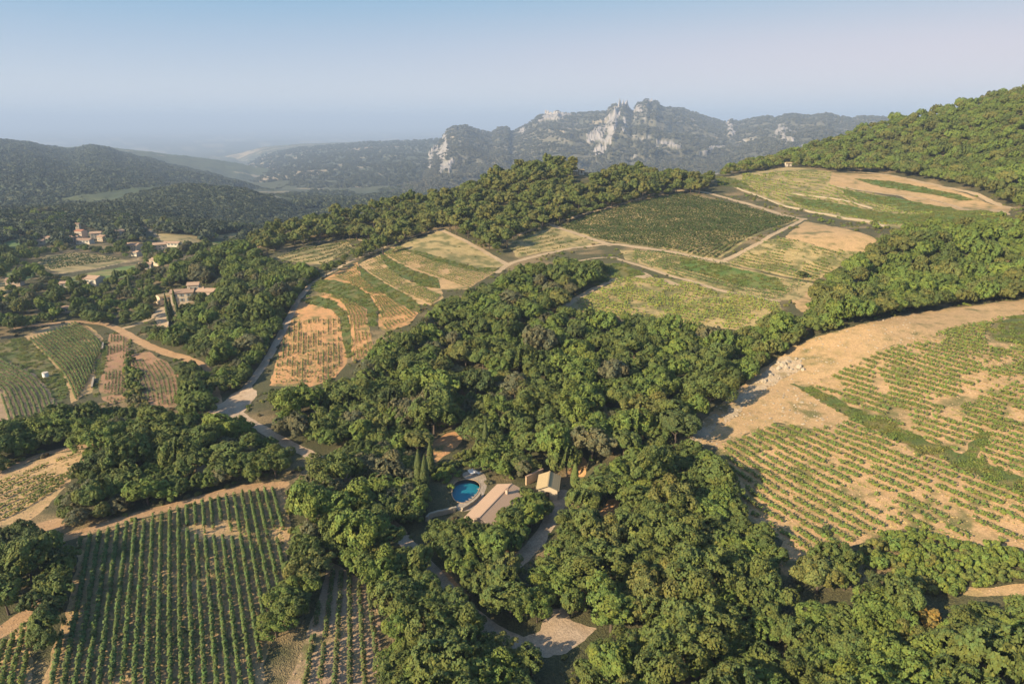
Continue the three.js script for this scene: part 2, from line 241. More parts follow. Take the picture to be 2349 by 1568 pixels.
// colours of the soil itself (linear), mottled by patches of weed, stone and dry grass
const LOOK = {
  none: () => [.3, .3, .3],
  gravel: (x, z) => mixc([.55, .42, .30], [.42, .29, .17], fbm(x / 2.2, z / 2.2, 3, 51)),
  track: (x, z) => mixc([.52, .33, .17], [.40, .24, .12], fbm(x / 2, z / 2, 3, 52)),
  pale: (x, z) => mixc([.55, .41, .25], [.42, .30, .17], fbm(x / 2.4, z / 2.4, 3, 53)),
  paving: (x, z) => mixc([.46, .37, .28], [.38, .30, .22], fbm(x / 1.5, z / 1.5, 2, 54)),
  bank: (x, z) => mixc([.115, .160, .030], [.25, .21, .065], smoothstep(fbm(x / 4, z / 4, 4, 55), .42, .72)),
  crop: (x, z) => mixc([.12, .19, .035], [.30, .27, .09], smoothstep(fbm(x / 16, z / 9, 4, 67), .42, .66)),
  lush: (x, z) => mixc([.125, .215, .034], [.26, .26, .065], smoothstep(fbm(x / 5, z / 5, 4, 66), .45, .75)),
  meadow: (x, z) => mixc([.125, .155, .036], [.27, .22, .085], smoothstep(fbm(x / 6, z / 6, 4, 56), .4, .66)),
  tan: (x, z) => weedy([.53, .345, .165], x, z, .64), pink: (x, z) => weedy([.46, .31, .19], x, z, .68), red: (x, z) => weedy([.40, .22, .12], x, z, .66), orange: (x, z) => weedy([.58, .305, .13], x, z, .64), peach: (x, z) => weedy([.54, .345, .17], x, z, .60),
  scree: (x, z) => mixc(mixc([.58, .45, .30], [.47, .34, .20], fbm(x / 1.8, z / 1.8, 3, 64)), [.34, .25, .12], smoothstep(fbm(x / 3.5, z / 3.5, 3, 65), .52, .66)),
  dry: (x, z) => weedy([.46, .345, .15], x, z, .55),
  wild: (x, z) => mixc(mixc([.15, .125, .055], [.085, .095, .03], fbm(x / 5, z / 5, 3, 57)), [.33, .24, .115], smoothstep(fbm(x / 14, z / 14, 4, 58), .52, .7)),
  far: (x, z) => mixc(mixc([.05, .07, .03], [.09, .10, .04], smoothstep(fbm(x / 300, z / 300, 4, 59), .35, .65)), [.34, .28, .16], smoothstep(fbm(x / 420, z / 170, 3, 60), .6, .7)),
};
function mixc(a, b, t) { return [lerp(a[0], b[0], t), lerp(a[1], b[1], t), lerp(a[2], b[2], t)]; }
function weedy(c, x, z, at) { const n = fbm(x / 7, z / 7, 4, 61), m = fbm(x / 1.7, z / 1.7, 2, 62), k = .86 + .28 * fbm(x / 11, z / 11, 3, 63); const b = mixc([c[0] * k, c[1] * k, c[2] * k], [.30, .23, .085], .55 * smoothstep(m, .5, .75)); return mixc(b, [.115, .13, .035], .8 * smoothstep(n * .75 + m * .25, at - .08, at + .08)); }

// tiled grain for soil and grass (pebbles, clods, tufts), in metres
function grain(size, seed, lo, hi, fine) {
  const n = 512, data = new Uint8Array(n * n * 4), P = [64, 128, 256];
  for (let j = 0; j < n; j++) for (let i = 0; i < n; i++) {
    let v = 0; P.forEach((p, k) => { const fx = i / n * p, fy = j / n * p, ix = Math.floor(fx), iy = Math.floor(fy), u = fx - ix, w = fy - iy, h = (a, b) => hash2((a + p) % p, (b + p) % p, seed + k); v += (h(ix, iy) * (1 - u) * (1 - w) + h(ix + 1, iy) * u * (1 - w) + h(ix, iy + 1) * (1 - u) * w + h(ix + 1, iy + 1) * u * w) * [.3, .4, .3][k]; });
    const s = hash2(i, j, seed + 9) > 1 - fine ? 1.25 : 1, b = clamp(lerp(lo, hi, smoothstep(v, .25, .75)) * s, 0, 1) * 255;
    data.set([b, b, b * .97, 255], (j * n + i) * 4);
  }
  const t = new THREE.DataTexture(data, n, n, THREE.RGBAFormat); t.wrapS = t.wrapT = THREE.RepeatWrapping; t.magFilter = THREE.LinearFilter; t.minFilter = THREE.LinearMipmapLinearFilter; t.generateMipmaps = true; t.repeat.set(1 / size, 1 / size); t.needsUpdate = true; return t;
}
const soilGrain = grain(23, 5, .66, 1, .02), grassGrain = grain(17, 15, .5, 1, .03);
const groundMat = (map, bump) => new THREE.MeshStandardMaterial({ vertexColors: true, map, bumpMap: map, bumpScale: bump, roughness: .97 });
const MG = { soil: groundMat(soilGrain, .12), grass: groundMat(grassGrain, .3) };

// cut the land into its regions: every scrap of ground belongs to exactly one
{
  const NRM = new Float32Array(NV * (NR + 1) * 3), PX = (k) => { const i = k / NV | 0, j = k % NV, az = A0 + j * DA; return [rings[i] * Math.sin(az), HT[k], -rings[i] * Math.cos(az)]; };
  const a = new THREE.Vector3(), b = new THREE.Vector3();
  for (let i = 0; i <= NR; i++) for (let j = 0; j <= NA; j++) { const g = (ii, jj) => PX(clamp(ii, 0, NR) * NV + clamp(jj, 0, NA)), e = g(i, j + 1), w = g(i, j - 1), n = g(i + 1, j), s = g(i - 1, j); a.set(e[0] - w[0], e[1] - w[1], e[2] - w[2]); b.set(n[0] - s[0], n[1] - s[1], n[2] - s[2]); a.cross(b).normalize(); if (a.y < 0) a.negate(); NRM.set([a.x, a.y, a.z], (i * NV + j) * 3); }
  const out = new Map();
  const bucket = (key, name, look) => { if (!out.has(key)) out.set(key, { name, look, pos: [], nor: [], uv: [], col: [], idx: [], at: new Map() }); return out.get(key); };
  const push = (o, p) => { const c = LOOK[o.look](p[0], p[2]); o.pos.push(p[0], p[1], p[2]); o.nor.push(p[3], p[4], p[5]); o.uv.push(p[0], p[2]); o.col.push(...c); return o.pos.length / 3 - 1; };
  const vert = (k) => { const p = PX(k); return [p[0], p[1], p[2], NRM[k * 3], NRM[k * 3 + 1], NRM[k * 3 + 2]]; };
  const fields = regions.map((g) => { const [bx, bz] = g.field.box; const vals = new Map(); return { ...g, bx, bz, vals }; });
  // values at grid points, only inside each region's box
  const near = new Map();
  for (let i = 0; i <= NR; i++) { if (rings[i] > 1300) break; for (let j = 0; j <= NA; j++) { const k = i * NV + j, az = A0 + j * DA, x = rings[i] * Math.sin(az), z = -rings[i] * Math.cos(az); fields.forEach((g, n) => { if (x < g.bx[0] || x > g.bx[1] || z < g.bz[0] || z > g.bz[1]) return; const v = g.field(x, z); g.vals.set(k, v); if (!near.has(k)) near.set(k, []); near.get(k).push(n); }); } }
  const wildOf = (r) => r > 1100 ? ['terrain', 'far'] : ['ground', 'wild'];
  const tri = (k0, k1, k2) => {
    const ks = [k0, k1, k2], cand = new Set(); for (const k of ks) for (const n of near.get(k) ?? []) if (fields[n].vals.get(k) > 0) cand.add(n);
    const [wn, wl] = wildOf(rings[k0 / NV | 0]);
    const whole = (o) => { for (const k of ks) { let v = o.at.get(k); if (v === undefined) o.at.set(k, v = push(o, vert(k))); o.idx.push(v); } };
    if (!cand.size) return whole(bucket(wn, wn, wl));
    let polys = [{ p: ks.map(vert), w: [[1, 0, 0], [0, 1, 0], [0, 0, 1]] }];
    for (const n of [...cand].sort((x, y) => x - y)) {
      const g = fields[n], v = ks.map((k) => g.vals.get(k) ?? -9), next = [];
      if (polys.length === 1 && polys[0].p.length === 3 && polys[0].w[0][0] === 1 && v.every((q) => q > 0)) { if (g.look !== 'none') whole(bucket(n, g.name, g.look)); return; }
      for (const P of polys) {
        const val = P.w.map((w) => w[0] * v[0] + w[1] * v[1] + w[2] * v[2]), inn = { p: [], w: [] }, outn = { p: [], w: [] };
        for (let i = 0; i < P.p.length; i++) { const j = (i + 1) % P.p.length, A = val[i], B = val[j]; (A > 0 ? inn : outn).p.push(P.p[i]); (A > 0 ? inn : outn).w.push(P.w[i]); if ((A > 0) !== (B > 0)) { const t = A / (A - B), p = P.p[i].map((q, c) => lerp(q, P.p[j][c], t)), w = P.w[i].map((q, c) => lerp(q, P.w[j][c], t)); inn.p.push(p); inn.w.push(w); outn.p.push(p); outn.w.push(w); } }
        if (inn.p.length > 2 && g.look !== 'none') { const o = bucket(n, g.name, g.look), f = inn.p.map((p) => push(o, p)); for (let i = 2; i < f.length; i++) o.idx.push(f[0], f[i - 1], f[i]); }
        if (outn.p.length > 2) next.push(outn);
      }
      polys = next;
    }
    for (const P of polys) { const o = bucket(wn, wn, wl), f = P.p.map((p) => push(o, p)); for (let i = 2; i < f.length; i++) o.idx.push(f[0], f[i - 1], f[i]); }
  };
  for (let i = 0; i < NR; i++) for (let j = 0; j < NA; j++) { const k = i * NV + j; tri(k, k + 1, k + NV); tri(k + 1, k + NV + 1, k + NV); }
  for (const o of out.values()) {
    const g = new THREE.BufferGeometry(); g.setAttribute('position', new THREE.Float32BufferAttribute(o.pos, 3)); g.setAttribute('normal', new THREE.Float32BufferAttribute(o.nor, 3)); g.setAttribute('uv', new THREE.Float32BufferAttribute(o.uv, 2)); g.setAttribute('color', new THREE.Float32BufferAttribute(o.col, 3)); g.setIndex(o.idx);
    mesh(o.name, g, ['bank', 'lush', 'meadow', 'wild', 'far'].includes(o.look) ? MG.grass : MG.soil).userData.kind = 'structure';
  }
}
// ---------- far hills, cliffs and mountains ----------
const hillMat = new THREE.MeshStandardMaterial({ vertexColors: true, roughness: 1 });
const project = (x, y, z) => { const cz = -z * Math.cos(PITCH) - (y - EYE) * Math.sin(PITCH), cy = (y - EYE) * Math.cos(PITCH) + -z * Math.sin(PITCH); return [VW / 2 + x / cz * F * VW / W, VH / 2 - cy / cz * F * VW / W]; };
const inPoly = (x, y, p) => { let c = false; for (let i = 0, j = p.length - 1; i < p.length; j = i++) if ((p[j][1] > y) !== (p[i][1] > y) && x < (p[i][0] - p[j][0]) * (y - p[j][1]) / (p[i][1] - p[j][1]) + p[j][0]) c = !c; return c; };
// crest: "x,y,distance" along the skyline; foot: where the front slope begins
function hill(name, crestText, foot, o) {
  const crest = P2(crestText).map(([x, y, d]) => { const s = sight(x, y); return { az: s.az, r: d * S * (o.k ?? 1), y: EYE - d * S * (o.k ?? 1) * s.fall }; });
  const a0 = crest[0].az, a1 = crest.at(-1).az, nc = Math.max(8, Math.round((a1 - a0) / (o.step * deg))), nr = o.rows, nb = Math.round(nr * .35);
  const at = (az) => { let k = 0; while (k < crest.length - 2 && az > crest[k + 1].az) k++; const t = clamp((az - crest[k].az) / (crest[k + 1].az - crest[k].az), 0, 1), s = o.sharp ? t : t * t * (3 - 2 * t) * .5 + t * .5; return { r: lerp(crest[k].r, crest[k + 1].r, t), y: lerp(crest[k].y, crest[k + 1].y, s) }; };
  const pos = [], col = [], idx = [], rock = [], grid = [];
  for (let i = 0; i <= nc; i++) { const az = a0 + (a1 - a0) * i / nc, c = at(az), rf = c.r * foot; for (let j = 0; j <= nr + nb; j++) {
    const t = j / nr; let r = lerp(rf, c.r, t), x = r * Math.sin(az), z = -r * Math.cos(az);
    const yb = groundAt(rf * Math.sin(az), -rf * Math.cos(az)) - 12, up = c.y - yb, w = o.rough * Math.abs(up);
    const warp = (fbm(x / o.size, z / o.size, 3, o.seed) - .5) * 2, ridge = 1 - Math.abs(fbm(x / o.size + 3 + warp, z / o.size * .8 + warp, 4, o.seed + 7) * 2 - 1);
    let y = t <= 1 ? yb + up * Math.pow(t, o.power) + (ridge - .72) * w * 1.6 * Math.pow(Math.max(0, t * (1 - t) * 4), .7) : c.y - (c.y - yb) * Math.pow((t - 1) / .35, 1.2) * .5;
    y += (fbm(x / 16, z / 16, 2, 71) - .5) * (o.fine ?? 5);
    let rk = 0; if (o.rocks && t <= 1.02) { const [vx, vy] = project(x, y, z), q = vx + (fbm(x / 40, y / 25, 3, 77) - .5) * 16, s = vy + (fbm(x / 40 + 9, y / 25, 3, 78) - .5) * 10; for (const p of o.rocks) if (inPoly(q, s, p)) { rk = fbm(x / 30, y / 60 + z / 40, 3, 79) > .40 ? 1 : 0; break; } }
    if (rk) { const jag = Math.abs(fbm(x / 50, z / 75, 3, 83) - .5) * 2; r -= 40 * jag; x = r * Math.sin(az); z = -r * Math.cos(az); y += (noise(x / 9, z / 9, 84) - .3) * 12; }
    pos.push(x, y, z); const cc = rk ? mixc([.37, .335, .30], [.22, .205, .185], fbm(x / 14, y / 8, 3, 85)) : o.look(x, y, z, t); col.push(...cc); rock.push(rk);
    if (i < nc && j < nr + nb) { const k = i * (nr + nb + 1) + j, n = nr + nb + 1; idx.push(k, k + n, k + 1, k + 1, k + n, k + n + 1); }
  } }
  const g = new THREE.BufferGeometry(); g.setAttribute('position', new THREE.Float32BufferAttribute(pos, 3)); g.setAttribute('color', new THREE.Float32BufferAttribute(col, 3)); g.setIndex(idx); g.computeVertexNormals();
  const m = mesh(name, g, hillMat); m.userData.kind = 'structure';
  const n = nr + nb + 1, P = (i, j) => { const k = (Math.round(i) * n + Math.round(j)) * 3; return [pos[k], pos[k + 1], pos[k + 2]]; };
  return { m, nc, nr, point: (R, tMax = 1.03) => { // a random point on the slope, no rock under it
    const u = R() * nc * .9999, v = R() * nr * tMax, i = Math.floor(u), j = Math.floor(v); if (rock[i * n + j] || rock[(i + 1) * n + j + 1]) return null; const a = P(i, j), b = P(Math.min(nc, i + 1), j), c = P(i, j + 1), f = u - i, e = v - j; return [0, 1, 2].map((k) => a[k] + (b[k] - a[k]) * f + (c[k] - a[k]) * e); } };
}
const scrub = (dark, pale, field, at) => (x, y, z) => mixc(mixc(dark, pale, smoothstep(fbm(x / 60, z / 60, 4, 91), .35, .68)), field, smoothstep(fbm(x / 190, z / 110, 3, 92), at, at + .05));
const HL = {};
HL.left = hill('hill', '-420,305,2450 -200,323,2408 0,325,2352 60,331,2324 112,341,2310 160,348,2296 208,338,2296 240,342,2268 280,356,2240 332,367,2212 400,385,2184 470,401,2156 540,421,2100 600,445,2043 670,467,1987 730,497,1931', .36, { k: 1.45, step: .12, rows: 80, power: 1.15, rough: .5, size: 420, seed: 3, look: scrub([.042, .062, .027], [.07, .085, .035], [.3, .25, .16], .76), fine: 6 });
HL.spur = hill('hill', '150,500,1060 240,478,1080 330,450,1110 420,432,1130 500,434,1130 560,442,1120 620,458,1100 680,482,1080 740,512,1040', .68, { k: 1.12, step: .12, rows: 50, power: 1.1, rough: .3, size: 150, seed: 13, look: scrub([.042, .062, .025], [.08, .095, .035], [.25, .22, .12], .7), fine: 5 });
HL.plateau = hill('plateau', '440,450,4400 500,420,4400 548,394,4350 580,372,4300 606,356,4300 640,349,4200 700,339,4100 780,333,4000 850,327,4000 950,324,3900 1040,318,3900 1200,318,3900', .4, { k: 1.4, step: .1, rows: 80, power: .8, rough: .3, size: 560, seed: 23, look: (x, y, z, t) => mixc(scrub([.05, .062, .03], [.075, .084, .042], [.26, .21, .13], .74)(x, y, z), [.32, .25, .15], smoothstep(fbm(x / 620, z / 120, 3, 95), .66, .69)), fine: 6 });
HL.mountain = hill('mountain', '895,436,2200 925,408,2250 947,394,2320 969,384,2400 986,352,2500 1003,336,2600 1018,310,2680 1024,300,2700 1042,291,2720 1069,289,2720 1091,297,2740 1108,302,2760 1128,307,2800 1142,294,2840 1164,293,2860 1172,305,2880 1191,296,2900 1213,284,2920 1235,267,2940 1255,263,2960 1272,260,2960 1279,255,2960 1289,259,2960 1318,262,2980 1352,258,2980 1391,258,2900 1399,246,2880 1404,243,2880 1411,238,2880 1418,246,2880 1426,241,2880 1436,242,2890 1443,250,2890 1450,258,2900 1455,252,2900 1460,239,2920 1468,236,2920 1476,234,2930 1481,229,2930 1486,228,2930 1490,236,2930 1496,238,2930 1501,233,2930 1507,234,2930 1512,242,2930 1520,247,2940 1535,248,2960 1565,250,3000 1592,258,3050 1618,269,3100 1653,279,3150 1668,281,3150 1677,275,3150 1690,279,3150 1701,278,3150 1726,272,3100 1758,267,3050 1780,272,3000 1799,265,2950 1823,263,2950 1843,267,2950 1867,265,2950 1897,261,2950 1921,267,2950 1953,273,2950 1977,268,2950 2006,269,2950 2100,275,2950', .45, { k: 1.5, step: .055, rows: 120, power: 1.25, rough: .3, size: 430, seed: 33, sharp: true, fine: 4,
  look: (x, y, z, t) => mixc(scrub([.085, .085, .052], [.125, .115, .075], [.30, .25, .16], .72)(x, y, z), [.40, .37, .32], smoothstep(fbm(x / 90, y / 50, 4, 96), .7, .76) * .7),
  rocks: ['925,410 948,394 968,386 964,402 940,414 930,416', '972,384 986,356 1004,338 1020,330 1034,352 1040,372 1030,392 1014,398 1010,370 1000,352 992,372 982,392', '1018,300 1026,300 1024,330 1014,336', '1188,298 1200,294 1206,308 1196,312', '1232,276 1246,266 1262,263 1290,257 1312,260 1300,268 1262,276', '1336,318 1352,304 1378,288 1398,262 1414,244 1420,262 1412,300 1402,330 1384,352 1372,362 1362,350 1376,326 1368,318 1350,328', '1426,262 1440,270 1440,300 1428,300', '1452,246 1470,238 1470,258 1456,260', '1664,280 1676,282 1686,300 1684,316 1674,314 1668,296', '1770,318 1782,296 1792,284 1800,292 1806,298 1818,300 1820,328 1806,330 1790,322', '1500,326 1520,322 1550,330 1570,340 1540,338', '1600,352 1630,336 1664,330 1660,336 1620,350'].map(P2) });
// limestone blades that stand out of the mountain
function blade(line, tall, thick, seed) {
  const R = rng(seed), pts = P2(line).map(([x, y, d]) => { const s = sight(x, y), r = d * S * 1.5; return new THREE.Vector3(r * Math.sin(s.az), EYE - r * s.fall, -r * Math.cos(s.az)); });
  const c = new THREE.CatmullRomCurve3(pts), n = 26, pos = [], col = [], idx = [];
  for (let i = 0; i <= n; i++) { const p = c.getPoint(i / n), t = c.getTangent(i / n), s = new THREE.Vector3(-t.z, 0, t.x).normalize(), end = Math.sin(Math.PI * Math.min(1, .12 + i / n * .88)) * .5 + .5, h = tall * end * (.55 + R() * .7), w = thick * (.6 + R() * .7);
    for (const [k, up] of [[-1, -30], [-.7, h * .35], [-.35, h * .8], [.1, h], [.4, h * .7], [.75, h * .3], [1, -30]]) { const j = R() * 3; pos.push(p.x + s.x * k * w + (R() - .5) * 5, p.y + up * (up > 0 ? .85 + R() * .3 : 1), p.z + s.z * k * w + j); const a = .75 + R() * .4; col.push(.38 * a, .345 * a, .305 * a); }
    if (i < n) for (let k = 0; k < 6; k++) { const a = i * 7 + k; idx.push(a, a + 1, a + 7, a + 1, a + 8, a + 7); } }
  const g = new THREE.BufferGeometry(); g.setAttribute('position', new THREE.Float32BufferAttribute(pos, 3)); g.setAttribute('color', new THREE.Float32BufferAttribute(col, 3)); g.setIndex(idx); const f = g.toNonIndexed(); f.computeVertexNormals();
  mesh('cliff', f, hillMat).userData.kind = 'structure';
}
[['1398,262,2870 1386,290,2800 1362,308,2740 1340,324,2680', 45, 12], ['1412,250,2870 1408,276,2790 1400,306,2700 1386,330,2630 1376,356,2560', 50, 13], ['1404,296,2740 1420,322,2660 1428,344,2600', 26, 10], ['1388,318,2690 1370,334,2640 1362,350,2590', 24, 10], ['1004,344,2590 1010,370,2500 1020,396,2420', 38, 12], ['1030,340,2620 1034,366,2500 1026,398,2420', 32, 10], ['976,380,2440 966,396,2380 948,410,2300', 26, 9], ['940,398,2320 930,408,2270 920,420,2230', 18, 8], ['1250,266,2950 1275,270,2930 1300,268,2930', 30, 10], ['1270,262,2950 1284,272,2900 1292,284,2860', 26, 9], ['1458,252,2900 1463,266,2850', 30, 10], ['1406,322,2600 1412,300,2690 1422,276,2790 1438,258,2890', 95, 15], ['1474,264,2840 1488,254,2890 1508,247,2940', 48, 13], ['982,392,2350 992,374,2450 1003,352,2560', 60, 12], ['1670,286,3120 1678,300,3000 1684,316,2900', 38, 14]].forEach(([a, b, c], i) => blade(a, b * 1.5, c * 1.5, 300 + i));
// ---------- vineyards: every row is a thing ----------
const leafMat = (r, g, b, t = .2) => new THREE.MeshPhysicalMaterial({ color: RGB(r, g, b), vertexColors: true, roughness: .8, transmission: t, thickness: 0, side: THREE.DoubleSide, specularIntensity: .5 });
const VM = { straw: leafMat(.44, .33, .13, .1), green: leafMat(.105, .148, .034), bright: leafMat(.14, .178, .034), dull: leafMat(.11, .135, .036), yellow: leafMat(.20, .235, .04) };
class Leaves { // loose leaf faces, each bent along its middle
  constructor() { this.p = []; this.c = []; }
  add(x, y, z, nx, ny, nz, s, R, shade) {
    const l = Math.hypot(nx, ny, nz) || 1; nx /= l; ny /= l; nz /= l;
    let ax = R() - .5, ay = R() - .5, az = R() - .5; const d = ax * nx + ay * ny + az * nz; ax -= d * nx; ay -= d * ny; az -= d * nz; const m = Math.hypot(ax, ay, az) || 1; ax /= m; ay /= m; az /= m;
    const bx = ny * az - nz * ay, by = nz * ax - nx * az, bz = nx * ay - ny * ax, a = s * .5, b = s * (.36 + R() * .2), f = s * (.1 + R() * .2);
    const q = [[-a, 0, -f], [0, -b, 0], [a, 0, -f], [0, b, 0]].map(([u, v, w]) => [x + ax * u + bx * v + nx * w, y + ay * u + by * v + ny * w, z + az * u + bz * v + nz * w]);
    for (const k of [0, 1, 3, 1, 2, 3]) { this.p.push(...q[k]); this.c.push(...shade); }
  }
  geo() { const g = new THREE.BufferGeometry(); g.setAttribute('position', new THREE.Float32BufferAttribute(this.p, 3)); g.setAttribute('color', new THREE.Float32BufferAttribute(this.c, 3)); g.computeVertexNormals(); return g; }
}
const tint = (R, v = .25) => { const k = 1 - v + R() * 2 * v, w = (R() - .5) * .24; return [k * (1 + w), k, k * (1 - w)]; };
const vineStock = new THREE.MeshStandardMaterial({ color: RGB(.09, .065, .045), roughness: 1 });
const rowText = { }; let rowCount = 0;
// two ruling lines in the view; rows are spread evenly between them, `gap` metres apart
function vineyard(key, A, B, o) {
  const R = rng(o.seed), a = smooth(onLand(A), false, 6), b = smooth(onLand(B), false, 6), at = (c, t) => { const L = c.length - 1; if (t < 0) return [c[0][0] + (c[1][0] - c[0][0]) * t * L, c[0][1] + (c[1][1] - c[0][1]) * t * L]; if (t > 1) return [c[L][0] + (c[L][0] - c[L - 1][0]) * (t - 1) * L, c[L][1] + (c[L][1] - c[L - 1][1]) * (t - 1) * L]; const i = Math.min(L - 1, Math.floor(t * L)), f = t * L - i; return [lerp(c[i][0], c[i + 1][0], f), lerp(c[i][1], c[i + 1][1], f)]; };
  const m0 = at(a, .5), m1 = at(b, .5), dir = [at(a, .6)[0] - at(a, .4)[0], at(a, .6)[1] - at(a, .4)[1]], dl = Math.hypot(...dir), across = Math.abs((m1[0] - m0[0]) * dir[1] - (m1[1] - m0[1]) * dir[0]) / dl, n = o.n ?? Math.max(2, Math.round(across / o.gap) + 1), [e0, e1] = o.ends ?? [0, 1], rows = [];
  const s0 = o.over ? -o.over : 0, s1 = 1 + (o.overB ?? o.over ?? 0), N = Math.round((n - 1) * (s1 - s0)) + 1;
  for (let k = 0; k < N; k++) {
    const s = s0 + (s1 - s0) * k / Math.max(1, N - 1), lv = new Leaves(), stocks = []; let px = null, run = 0, made = 0, step = o.step, sumX = 0, sumZ = 0;
    for (let i = 0; i <= 400; i++) { const t = lerp(e0, e1, i / 400), p = at(a, t), q = at(b, t), x = lerp(p[0], q[0], s), z = lerp(p[1], q[1], s);
      if (px) run += Math.hypot(x - px[0], z - px[1]);
      if (px && run > 60) run = 60;
      while (px && run >= step) { run -= step; const L2 = Math.hypot(x - px[0], z - px[1]) || 1, f = 1 - run / L2, vx = lerp(px[0], x, f) + (R() - .5) * .16, vz = lerp(px[1], z, f) + (R() - .5) * .16;
        const F2 = soil[key](vx, vz); if (F2 < (o.inset ?? .5) || regionAt(vx, vz)?.field !== soil[key]) continue;
        const patch = fbm(vx / (o.patch ?? 9), vz / (o.patch ?? 9), 3, o.seed + 50), live = smoothstep(patch, o.thin - .1, o.thin + .1) * (1 - (o.miss ?? .04)); if (R() > live) continue;
        const rr = Math.hypot(vx, vz); if (o.skip?.(vx, vz)) continue;
        const y = groundAt(vx, vz), h = o.h * (.85 + R() * .28) * (.8 + .2 * live), dx = (x - px[0]) / L2, dz = (z - px[1]) / L2, base2 = tint(R, .18);
        for (let c = 0; c < o.cards; c++) { const u = (R() - .5) * step * (o.clump ?? 1.15), w = (R() - .5) * o.w, v = (.22 + R() * .78) * h; lv.add(vx + dx * u - dz * w, y + v, vz + dz * u + dx * w, -dz * w * 2 + (R() - .5) * .6, .5 + R() * .5, dx * w * 2 + (R() - .5) * .6, o.leaf * (.7 + R() * .6), R, base2.map((q2) => q2 * (.85 + R() * .3))); }
        made++; sumX += vx; sumZ += vz; if (o.stocks) stocks.push([vx, y, vz]);
      }
      px = [x, z]; }
    if (made > (o.least ?? 4)) rows.push({ lv, stocks, s });
  }
  if (o.grass) { // dry grass that the plough leaves between the rows
    const lv = new Leaves();
    for (let k = 0; k < N - 1; k++) { const s = s0 + (s1 - s0) * (k + .5) / Math.max(1, N - 1); let px = null, run = 0;
      for (let i = 0; i <= 300; i++) { const t = lerp(e0, e1, i / 300), p = at(a, t), q = at(b, t), x = lerp(p[0], q[0], s), z = lerp(p[1], q[1], s); if (px) run = Math.min(40, run + Math.hypot(x - px[0], z - px[1])); let guard = 0;
        while (px && run >= .5 * o.grass && guard++ < 80) { run -= .5 * o.grass; const f = R(), vx = lerp(px[0], x, f) + (R() - .5) * .8, vz = lerp(px[1], z, f) + (R() - .5) * .8; if (soil[key](vx, vz) < .6 || regionAt(vx, vz)?.field !== soil[key] || fbm(vx / 7, vz / 7, 3, o.seed + 90) < .4 + R() * .14) continue; const y = groundAt(vx, vz), g = R() < .22 ? [.5, .75, .45] : [1, 1, 1], kk = .75 + R() * .5; for (let c = 0; c < 3; c++) lv.add(vx + (R() - .5) * .7, y + .06 + R() * .12, vz + (R() - .5) * .7, (R() - .5) * .9, 1, (R() - .5) * .9, .34 + R() * .3, R, g.map((q2) => q2 * kk)); }
        px = [x, z]; } }
    if (lv.p.length) tag(mesh('dry_grass', lv.geo(), VM.straw), 'dry yellow grass between the vine rows', 'grass', null, 'stuff');
  }
  rows.forEach(({ lv, stocks }, i) => {
    const g = base('vine_row', 0, 0, 0), first = [lv.p[0], lv.p[1], lv.p[2]], geo = lv.geo().translate(-first[0], -first[1], -first[2]); g.position.set(...first);
    mesh('foliage', geo, VM[o.look], g);
    if (stocks.length) { const gs = stocks.map(([x, y, z]) => new THREE.CylinderGeometry(.045, .07, .7, 5, 1, true).rotateX((R() - .5) * .3).translate(x - first[0], y + .3 - first[1], z - first[2])); tag(mesh('trunk', mergeGeometries(gs), vineStock, g), null, null, null, 'stuff'); }
    tag(g, rows.length === 1 ? o.label : `${o.words} vine row, ${i === rows.length - 1 ? 'last' : ORD(i + 1)} from ${o.from}`, 'vine row', o.group);
    rowCount++;
  });
}
vineyard('near', '122,1568 190,1225', '766,1568 640,1112', { n: 25, ends: [-.25, 1.05], step: .5, cards: 15, clump: 1.5, h: 1.55, w: .75, leaf: .5, thin: .31, patch: 9, miss: .02, grass: 1.2, look: 'green', seed: 1, stocks: true, words: 'green', from: 'the outer side, broad vineyard under the sandy track', group: 'rows of the broad vineyard below the sandy track' });
vineyard('corner', '-60,1568 -20,1470', '52,1568 74,1440', { n: 6, ends: [-.6, 1.1], step: .62, cards: 13, h: 1.5, w: .8, leaf: .5, thin: .2, look: 'bright', seed: 2, words: 'bright green', from: 'the outer end, in the corner plot', group: 'rows of the corner plot' });
vineyard('narrow', '700,1568 742,1330', '872,1568 842,1330', { n: 6, ends: [-.3, 1.1], step: 1.15, cards: 26, clump: .8, h: 1.3, w: .95, leaf: .46, thin: .3, look: 'dull', seed: 3, stocks: true, words: 'sparse bushy', from: 'the bare strip, in the narrow pale vineyard', group: 'rows of the narrow pale vineyard' });
vineyard('right', '1700,1130 1850,1225', '2050,790 2348,868', { gap: 2.7, ends: [-2.6, 4.6], over: .45, overB: .55, step: .7, cards: 12, h: 1.2, w: .95, leaf: .52, thin: .36, patch: 6, miss: .04, grass: 1.0, inset: 1.2, look: 'bright', seed: 4, least: 6, words: 'patchy', from: 'the low trees, big sandy vineyard', group: 'rows of the big sandy hillside vineyard' });
vineyard('left', '70,778 113,819 153,865 177,918', '171,741 201,762 225,783 235,805', { n: 15, ends: [0, 1], step: .7, cards: 9, h: 1.5, w: .7, leaf: .55, thin: .16, grass: 1.5, look: 'green', seed: 5, words: 'curving', from: 'the meadow, striped vineyard below the villa lane', group: 'rows of the striped curving vineyard' });
vineyard('farleft', '0,812 30,835 80,860 113,895 128,932', '-40,850 -10,866 26,885 50,925 66,972', { n: 7, overB: .5, ends: [-.4, 1.1], step: .7, cards: 9, h: 1.5, w: .7, leaf: .55, thin: .2, look: 'green', seed: 6, words: 'curving', from: 'the meadow, in the outer curved vineyard', group: 'rows of the outer curved vineyard' });
